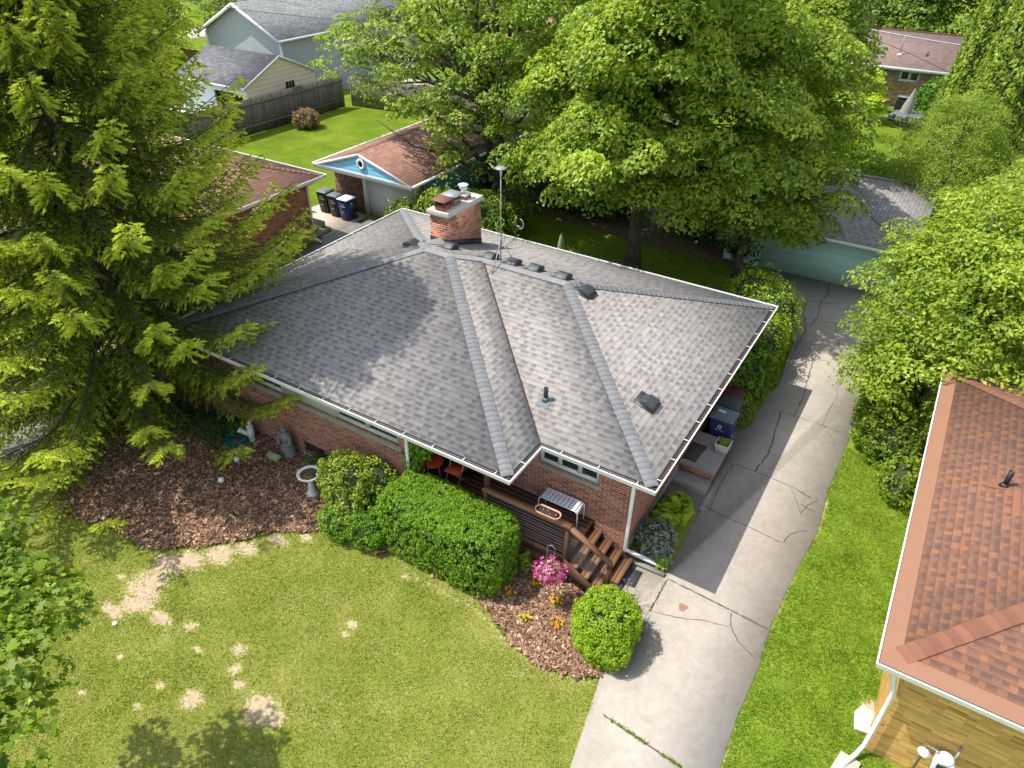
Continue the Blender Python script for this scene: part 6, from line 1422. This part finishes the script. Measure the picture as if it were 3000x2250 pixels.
# plants in the bed under the front right corner
shrub('hosta', 'broad leaved bright green plants beside the side steps', [(-.15, 2.45, .22, .35, .42, .34), (-.3, 1.9, .2, .3, .35, .34)], 420, .24, L_HEDGE, 49, rough=.2, tone=.7, cat='plant', aspect=.75, up=.8, core=False)
shrub('shrub', 'silvery leaved low bush between the downspout and the driveway', [(-.2, 1.25, .3, .42, .5, .36), (.05, .95, .2, .28, .32, .26)], 5200, .07, L_SIL, 50, rough=.2, tone=.5, aspect=.5)
shrub('shrub', 'small green plant at the tip of the downspout extension', [(.17, .78, .12, .18, .2, .2)], 700, .08, L_HEDGE, 51, rough=.2, tone=.6, core=False)
# front bed
shrub('clipped_hedge', 'large clipped box hedge in front of the porch, bright on top', [(-4.05, -1.53, .74, 1.58, .70, .88)], 74000, .045, L_HEDGE, 52, p=6.0, cat='hedge', rough=.03, depth=.08, tone=.5, up=.25, tuft=.05, lowcut=-.6)
shrub('shrub', 'rounded golden green shrub between the birdbath and the clipped hedge', [(-7.0, -1.50, .85, .72, .60, .62), (-6.45, -1.15, .78, .55, .45, .55), (-7.35, -1.25, .6, .5, .42, .5), (-6.7, -1.95, .6, .4, .35, .4)], 20000, .06, L_SHRUB, 53, rough=.16, tone=.55, bright=.5, tuft=.10)
shrub('shrub', 'lower darker green shrub in front of the golden green shrub', [(-6.55, -2.25, .32, .62, .42, .36), (-5.9, -2.2, .38, .48, .36, .4), (-5.75, -1.5, .4, .5, .5, .45)], 14000, .055, L_HEDGE, 54, rough=.15, tone=.42, tuft=.09)
shrub('shrub', 'dark low yew against the wall below the window strip', [(-8.35, -1.05, .28, .6, .28, .3), (-7.7, -.95, .35, .6, .25, .36), (-6.2, -1.0, .5, .7, .25, .5)], 7000, .05, L_DARK, 55, rough=.2, tone=.6)
shrub('round_shrub', 'round clipped yellow green shrub at the bottom of the bed by the driveway', [(-.08, -1.66, .56, .60, .62, .60), (.05, -1.95, .42, .50, .42, .44)], 30000, .045, L_YEL, 56, p=2.7, rough=.07, depth=.12, tone=.42, tuft=.07)
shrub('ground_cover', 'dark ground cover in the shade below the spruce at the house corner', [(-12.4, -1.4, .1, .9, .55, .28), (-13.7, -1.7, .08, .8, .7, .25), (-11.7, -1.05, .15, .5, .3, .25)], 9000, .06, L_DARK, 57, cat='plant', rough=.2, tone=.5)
shrub('hosta', 'bright variegated plant between the hose and the white drain fitting', [(-11.35, -.98, .16, .22, .18, .22)], 260, .13, L_YEL, 58, cat='plant', tone=.6, core=False, aspect=.35)
shrub('vine', 'climbing vine on the white trellis post at the left end of the porch', [(-5.62, -.70, 1.35, .24, .16, .75), (-5.5, -.55, 1.9, .3, .2, .4)], 2600, .075, L_HEDGE, 59, cat='vine', tone=.5, core=False, rough=.2)
shrub('grass_tuft', 'tuft of bright grass growing in the square concrete planter', [(.14, 4.87, .74, .13, .13, .09)], 500, .06, L_YEL, 60, cat='plant', tone=.3, core=False)
shrub('sapling', 'small leafy shoot at the right end of the clipped hedge', [(-2.25, -1.15, .55, .12, .12, .3)], 160, .1, L_MAPLE, 61, cat='plant', tone=.6, core=False)
# lavender-like spikes by the round shrub
def spikes(label, cx, cy, rad, n, h, seed, mat=L_SIL):
    r = np.random.default_rng(seed); t = thing('lavender', label, 'plant', (cx, cy, 0)); C = []; A = []; S_ = []; V_ = []
    for k in range(n):
        a = r.uniform(0, 6.28); q = rad * math.sqrt(r.random()); b = np.array([cx + q * math.cos(a) * .5, cy + q * math.sin(a) * .5, .02]); d = unit(np.array([math.cos(a) * q * 1.2, math.sin(a) * q * 1.2, .6 + .4 * r.random()])); hh = h * r.uniform(.7, 1.1)
        m = 26; s = (np.arange(m) + r.random(m)) / m; p = b + d * (hh * s)[:, None]; tw = unit(d + r.normal(0, .8, (m, 3))); C.append(p + tw * .02); A.append(tw); S_.append(np.full(m, .055)); V_.append(.3 + .5 * s + r.normal(0, .1, m))
    C = np.concatenate(C); leaf_mesh('stems', C, rdir(r, len(C)), np.concatenate(S_), .22, mat, t, np.concatenate(V_), r, axis=np.concatenate(A)); return t
spikes('grey green spiky lavender behind the round yellow green shrub', -.02, -.78, .45, 46, .62, 62)
spikes('grey green lavender sprawling over the edge of the walk', .38, -1.05, .35, 30, .38, 63)
# pink flowers on the hook
pf = thing('hanging_flowers', 'ball of bright pink flowers hanging from the plant hook beside the steps', 'flowers', (-1.52, -1.5, 0)); r = np.random.default_rng(64)
n = 480; d = rdir(r, n); c = np.array([-1.50, -1.46, 1.02]) + d * np.array([.27, .25, .24]) * (.6 + .6 * r.random((n, 1))); leaf_mesh('leaves', c, d + np.array([0, 0, .4]), .05 * r.uniform(.6, 1.2, n), .5, L_HEDGE, pf, .5 + r.normal(0, .15, n), r)
n = 330; d = rdir(r, n); d[:, 2] = np.abs(d[:, 2]) - .3; d = unit(d); c0_ = np.array([-1.50, -1.46, .98]) + d * np.array([.30, .27, .24]) * (.70 + .55 * r.random((n, 1)) + .18 * np.sin(d[:, :1] * 7) * np.sin(d[:, 1:2] * 6)); cc_ = np.repeat(c0_, 4, 0) + r.normal(0, .014, (4 * n, 3)); vv = np.repeat(r.random(n) ** .8, 4) + r.normal(0, .08, 4 * n)
leaf_mesh('blossoms', cc_, np.repeat(d, 4, 0) + r.normal(0, .35, (4 * n, 3)), r.uniform(.034, .06, 4 * n), .9, L_PINK, pf, vv, r)
mb = MB(); mb.lathe((-1.50, -1.46, .78), [(.05, 0), (.12, .03), (.15, .14), (.15, .2)], 16); mb.build('basket', C_SOIL, pf)
mb = MB(); mb.tube([(-1.42, -1.44, 1.60), (-1.50, -1.46, 1.25)], .004, 5); mb.build('hanger', C_STEEL, pf)
mlab = ['orange and yellow marigolds in the shade nearest the hedge corner', 'yellow and orange marigolds directly below the pink flowers', 'yellow marigolds in the sunny mulch nearest the wooden steps', 'largest clump of yellow marigolds near the curved lawn edge', 'orange and yellow marigolds nearest the round yellow green shrub']
for i, (x, y) in enumerate(((-2.29, -1.77), (-1.97, -1.23), (-1.34, -1.42), (-1.71, -2.11), (-1.05, -1.89))):
    r = np.random.default_rng(70 + i); t = thing('marigold', mlab[i], 'flowers', (x, y, 0), 'marigolds in the mulch'); n = 220; d = rdir(r, n); d[:, 2] = np.abs(d[:, 2]); c = np.array([x, y, .03]) + d * np.array([.15, .11, .12]) * r.random((n, 1)) ** .5
    leaf_mesh('leaves', c, d + np.array([0, 0, .5]), .045 * r.uniform(.6, 1.2, n), .45, L_HEDGE, t, .5 + r.normal(0, .15, n), r)
    n = 9 + 2 * i % 5; a = r.uniform(0, 6.28, n); q = .15 * np.sqrt(r.random(n)); f = np.stack([x + q * np.cos(a), y + q * np.sin(a) * .8, .13 + .05 * r.random(n)], 1); cc_ = np.repeat(f, 14, 0) + r.normal(0, .012, (14 * n, 3)); vv = np.repeat((r.random(n) + (.3 if i in (2, 3) else -.1)), 14) + r.normal(0, .06, 14 * n)
    leaf_mesh('blossoms', cc_, np.array([0, 0, 1.]) + r.normal(0, .5, (14 * n, 3)), np.full(14 * n, .028), .9, L_MARI, t, vv, r)

# ---- right hand trees
tree('silver_maple', 'bright yellow green silver maple overhanging the orange roof at the right', 4.3, 10.4, 6.0, .14,
     [(4.1, 10.1, 3.7, 2.0, 2.0, 1.8), (3.3, 9.0, 3.0, 1.2, 1.2, .9), (2.7, 9.8, 3.9, .8, .8, .5), (3.0, 8.1, 2.2, .8, .8, .5), (4.6, 9.2, 5.3, .9, .9, .5), (5.8, 10.8, 4.5, 2.2, 2.0, 2.0), (4.0, 8.6, 2.3, 1.5, 1.4, 1.4), (5.6, 8.9, 3.6, 1.5, 1.3, 1.2), (7.8, 11.5, 4.6, 2.4, 2.0, 2.0), (4.2, 12.0, 4.6, 1.8, 1.8, 1.6)], 1000, 80, .13, L_MAPLE2, 81, inner=.15, clump=.46, flat=.36, droop=.4, aspect=.5, tone=.55, bright=.45, n_limbs=20)
tree('silver_maple', 'second silver maple behind the first, right of the mint garage', 6.0, 15.5, 6.5, .16,
     [(6.0, 15.0, 4.2, 2.2, 2.2, 2.1), (8.6, 15.8, 4.6, 2.6, 2.2, 2.2), (5.6, 17.8, 3.8, 1.5, 1.7, 1.6), (10.5, 16.5, 4.5, 2.2, 2.2, 2.2)], 620, 56, .14, L_MAPLE2, 82, inner=.2, clump=.5, aspect=.7, tone=.5, n_limbs=14)
shrub('shrub', 'dark bushes at the corner of the lawn beside the orange roofed house', [(4.0, 7.6, .6, .9, .8, .75), (4.35, 6.3, .35, .45, .8, .4), (3.3, 8.9, .6, .5, 1.2, .8), (3.6, 11.5, .8, .7, 1.8, 1.0)], 26000, .09, L_MAPLE2, 83, rough=.22, tone=.3, tuft=.14)
tree('feathery_tree', 'rounded feathery light green tree below the tall cedars', 2.9, 25.0, 5.2, .14,
     [(2.6, 25.0, 3.1, 2.2, 2.0, 2.2), (3.4, 24.6, 2.4, 2.3, 2.0, 1.8), (3.0, 25.2, 4.6, 1.4, 1.3, 1.2), (1.9, 23.8, 1.7, 1.1, 1.1, 1.1)], 620, 60, .12, L_FEATH, 84, inner=.15, clump=.42, aspect=.3, tone=.5, bright=.4, flat=.7)
tree('small_tree', 'small yellow green tree behind the ridge of the mint garage', -.8, 26.0, 2.6, .08,
     [(-.6, 26.0, 1.7, 1.4, 1.3, 1.1), (-2.2, 26.0, 2.6, 1.2, 1.2, 1.4), (1.0, 26.6, 1.4, 1.1, 1.1, 1.0)], 300, 52, .13, L_YEL, 85, inner=.2, clump=.4, tone=.35, n_limbs=8)
tree('small_tree', 'slim golden sapling in front of the tan brick wall', -2.9, 43.0, 2.6, .06, [(-2.9, 43.0, 1.9, .6, .6, 1.3), (-2.5, 42.5, 1.0, .7, .6, .8)], 90, 46, .17, L_YEL, 86, clump=.35, tone=.75, n_limbs=5)
shrub('round_shrub', 'large dark rounded evergreen shrub against the tan house under its window', [(1.3, 45.6, 1.2, 1.7, 1.4, 1.5)], 11000, .16, L_HEDGE, 87, rough=.08, tone=.25)
def cedar(label, x, y, H, R, seed):
    r = np.random.default_rng(seed); t = thing('cedar_tree', label, 'tree', (x, y, 0), 'tall columnar cedars at the upper right'); n = 26000
    z = H * (1 - (1 - r.random(n)) ** .75); f = z / H; rad = R * np.clip(1 - f, 0.02, 1) ** .6 * (1 - .22 * r.random(n) ** 2); a = r.uniform(0, 6.28, n); rad *= 1 + .10 * np.sin(a * 9 + z * 3.5) * np.sin(z * 4 + a * 2)
    c = np.stack([x + rad * np.cos(a), y + rad * np.sin(a), z + .1], 1); out = np.stack([np.cos(a), np.sin(a), .25 * np.ones(n)], 1)
    ax = unit(np.array([0, 0, 1.]) + out * .5 + r.normal(0, .3, (n, 3)))
    leaf_mesh('foliage', c, out + r.normal(0, .45, (n, 3)), r.uniform(.12, .26, n), .5, L_CEDAR, t, .5 + r.normal(0, .15, n) + .35 * np.sin(a * 9 + z * 3.5) * np.sin(z * 4 + a * 2), r, axis=ax)
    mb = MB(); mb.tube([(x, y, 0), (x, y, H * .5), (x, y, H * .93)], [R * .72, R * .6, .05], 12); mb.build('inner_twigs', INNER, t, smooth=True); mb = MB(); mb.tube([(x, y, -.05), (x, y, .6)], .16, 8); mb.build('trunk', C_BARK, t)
cedar('left one of the two tall columnar cedars, nearer the brown roof', 2.7, 34.0, 13, 1.7, 88)
cedar('right one of the two tall columnar cedars, at the photo edge', 4.0, 31.0, 12.0, 1.9, 89)
# trees behind the tan house
for i, (x, y, lb, mt) in enumerate(((-12.5, 62, 'leafy tree behind the chimney of the tan house', L_MAPLE), (-6.0, 64, 'tree with a forked bare trunk behind the pinkish brown roof', L_MAPLE), (1.5, 63, 'rounded tree behind the right end of the pinkish brown roof', L_OPEN), (8.5, 62, 'tree behind the tall cedars at the upper right', L_OPEN))):
    tree('distant_tree', lb, x, y, 9, .4, [(x, y, 4.4, 4.2, 3.0, 4.0), (x + 2.6, y - 1, 2.8, 2.6, 2.4, 2.4), (x - 2.4, y, 6.8, 2.8, 2.4, 2.4)], 300, 42, .34, mt, 90 + i, group='trees beyond the tan house', clump=.95, inner=.15, n_limbs=8, tone=.4)
for i, (x, y, lb) in enumerate(((-18.5, 36, 'tree between the two distant houses at the top centre'), (-25.5, 33.5, 'spreading tree right of the blue grey house'), (-57, 37, 'dark tree at the left edge behind the spruce'), (-49.0, 24.0, 'dark leafy tree touching the left edge of the blue grey house'))):
    tree('distant_tree', lb, x, y, 8, .3, [(x, y, 4.6, 3.4, 2.8, 3.2), (x + 1.8, y - .6, 3.4, 2.4, 2.2, 2.2), (x - 2, y, 6, 2.4, 2.2, 2.0)], 320, 40, .24, [L_OPEN, L_OPEN, L_MAPLE, L_MAPLE][i], 96 + i, clump=.7, inner=.2, n_limbs=8)
shrub('shrub', 'rusty brown and green small shrub at the foot of the board fence', [(-31.6, 21.6, .5, .8, .8, .6)], 2600, .13, L_RUSTY, 101, rough=.2, tone=.5)
shrub('shrub', 'golden bush beside the pale path left of the blue grey house', [(-47.0, 27.8, .8, 1.0, 1.0, .9)], 2200, .2, L_YEL, 102, rough=.2, tone=.8)

# ---- lower left maple, mostly outside the frame
tree('maple_tree', 'close maple reaching in from the lower left edge above the lawn', -8.6, -12.9, 9.0, .22,
     [(-7.2, -8.0, 4.9, .8, .5, .25), (-6.2, -8.4, 5.0, .8, .45, .25), (-5.5, -8.75, 5.0, .75, .45, .25), (-4.9, -9.2, 5.0, .8, .45, .3), (-4.5, -9.7, 5.0, .9, .45, .3), (-7.6, -8.9, 4.2, 1.0, .5, .3), (-6.2, -9.6, 4.6, 1.0, .5, .3), (-9.9, -13.8, 6.8, 2.4, 1.8, 2.2), (-6.6, -12.0, 5.6, 1.6, .9, .5)], 330, 62, .125, L_MAPLE2, 111, inner=.15, clump=.38, shape='maple', aspect=.95, tone=.4, bright=.3, n_limbs=22)

# weeds and moss growing in the lowest joint and along the crack by the steps
r = np.random.default_rng(120); C = []
for (a, b, n) in ((((0.59, -3.13, 0)), ((2.19, -3.28, 0)), 900), (((0.43, 0.49, 0)), ((0.44, -0.52, 0)), 160), (((2.12, 4.95, 0)), ((2.53, 4.81, 0)), 120)):
    t = r.beta(.8, .8, n); C.append(np.stack([a[0] + (b[0] - a[0]) * t + r.normal(0, .018, n), a[1] + (b[1] - a[1]) * t + r.normal(0, .018, n), np.full(n, .034)], 1)[fnoise(t * 8, t * 3, 2.0, 7) > -.1])
C = np.concatenate(C); n = len(C)
tag(leaf_mesh('joint_weeds', C, r.normal(0, .5, (n, 3)) + np.array([0, 0, .8]), r.uniform(.02, .05, n), .45, L_MAPLE2, None, .3 + r.normal(0, .15, n), r), 'small weeds growing along the driveway joints', 'weeds', kind='stuff')
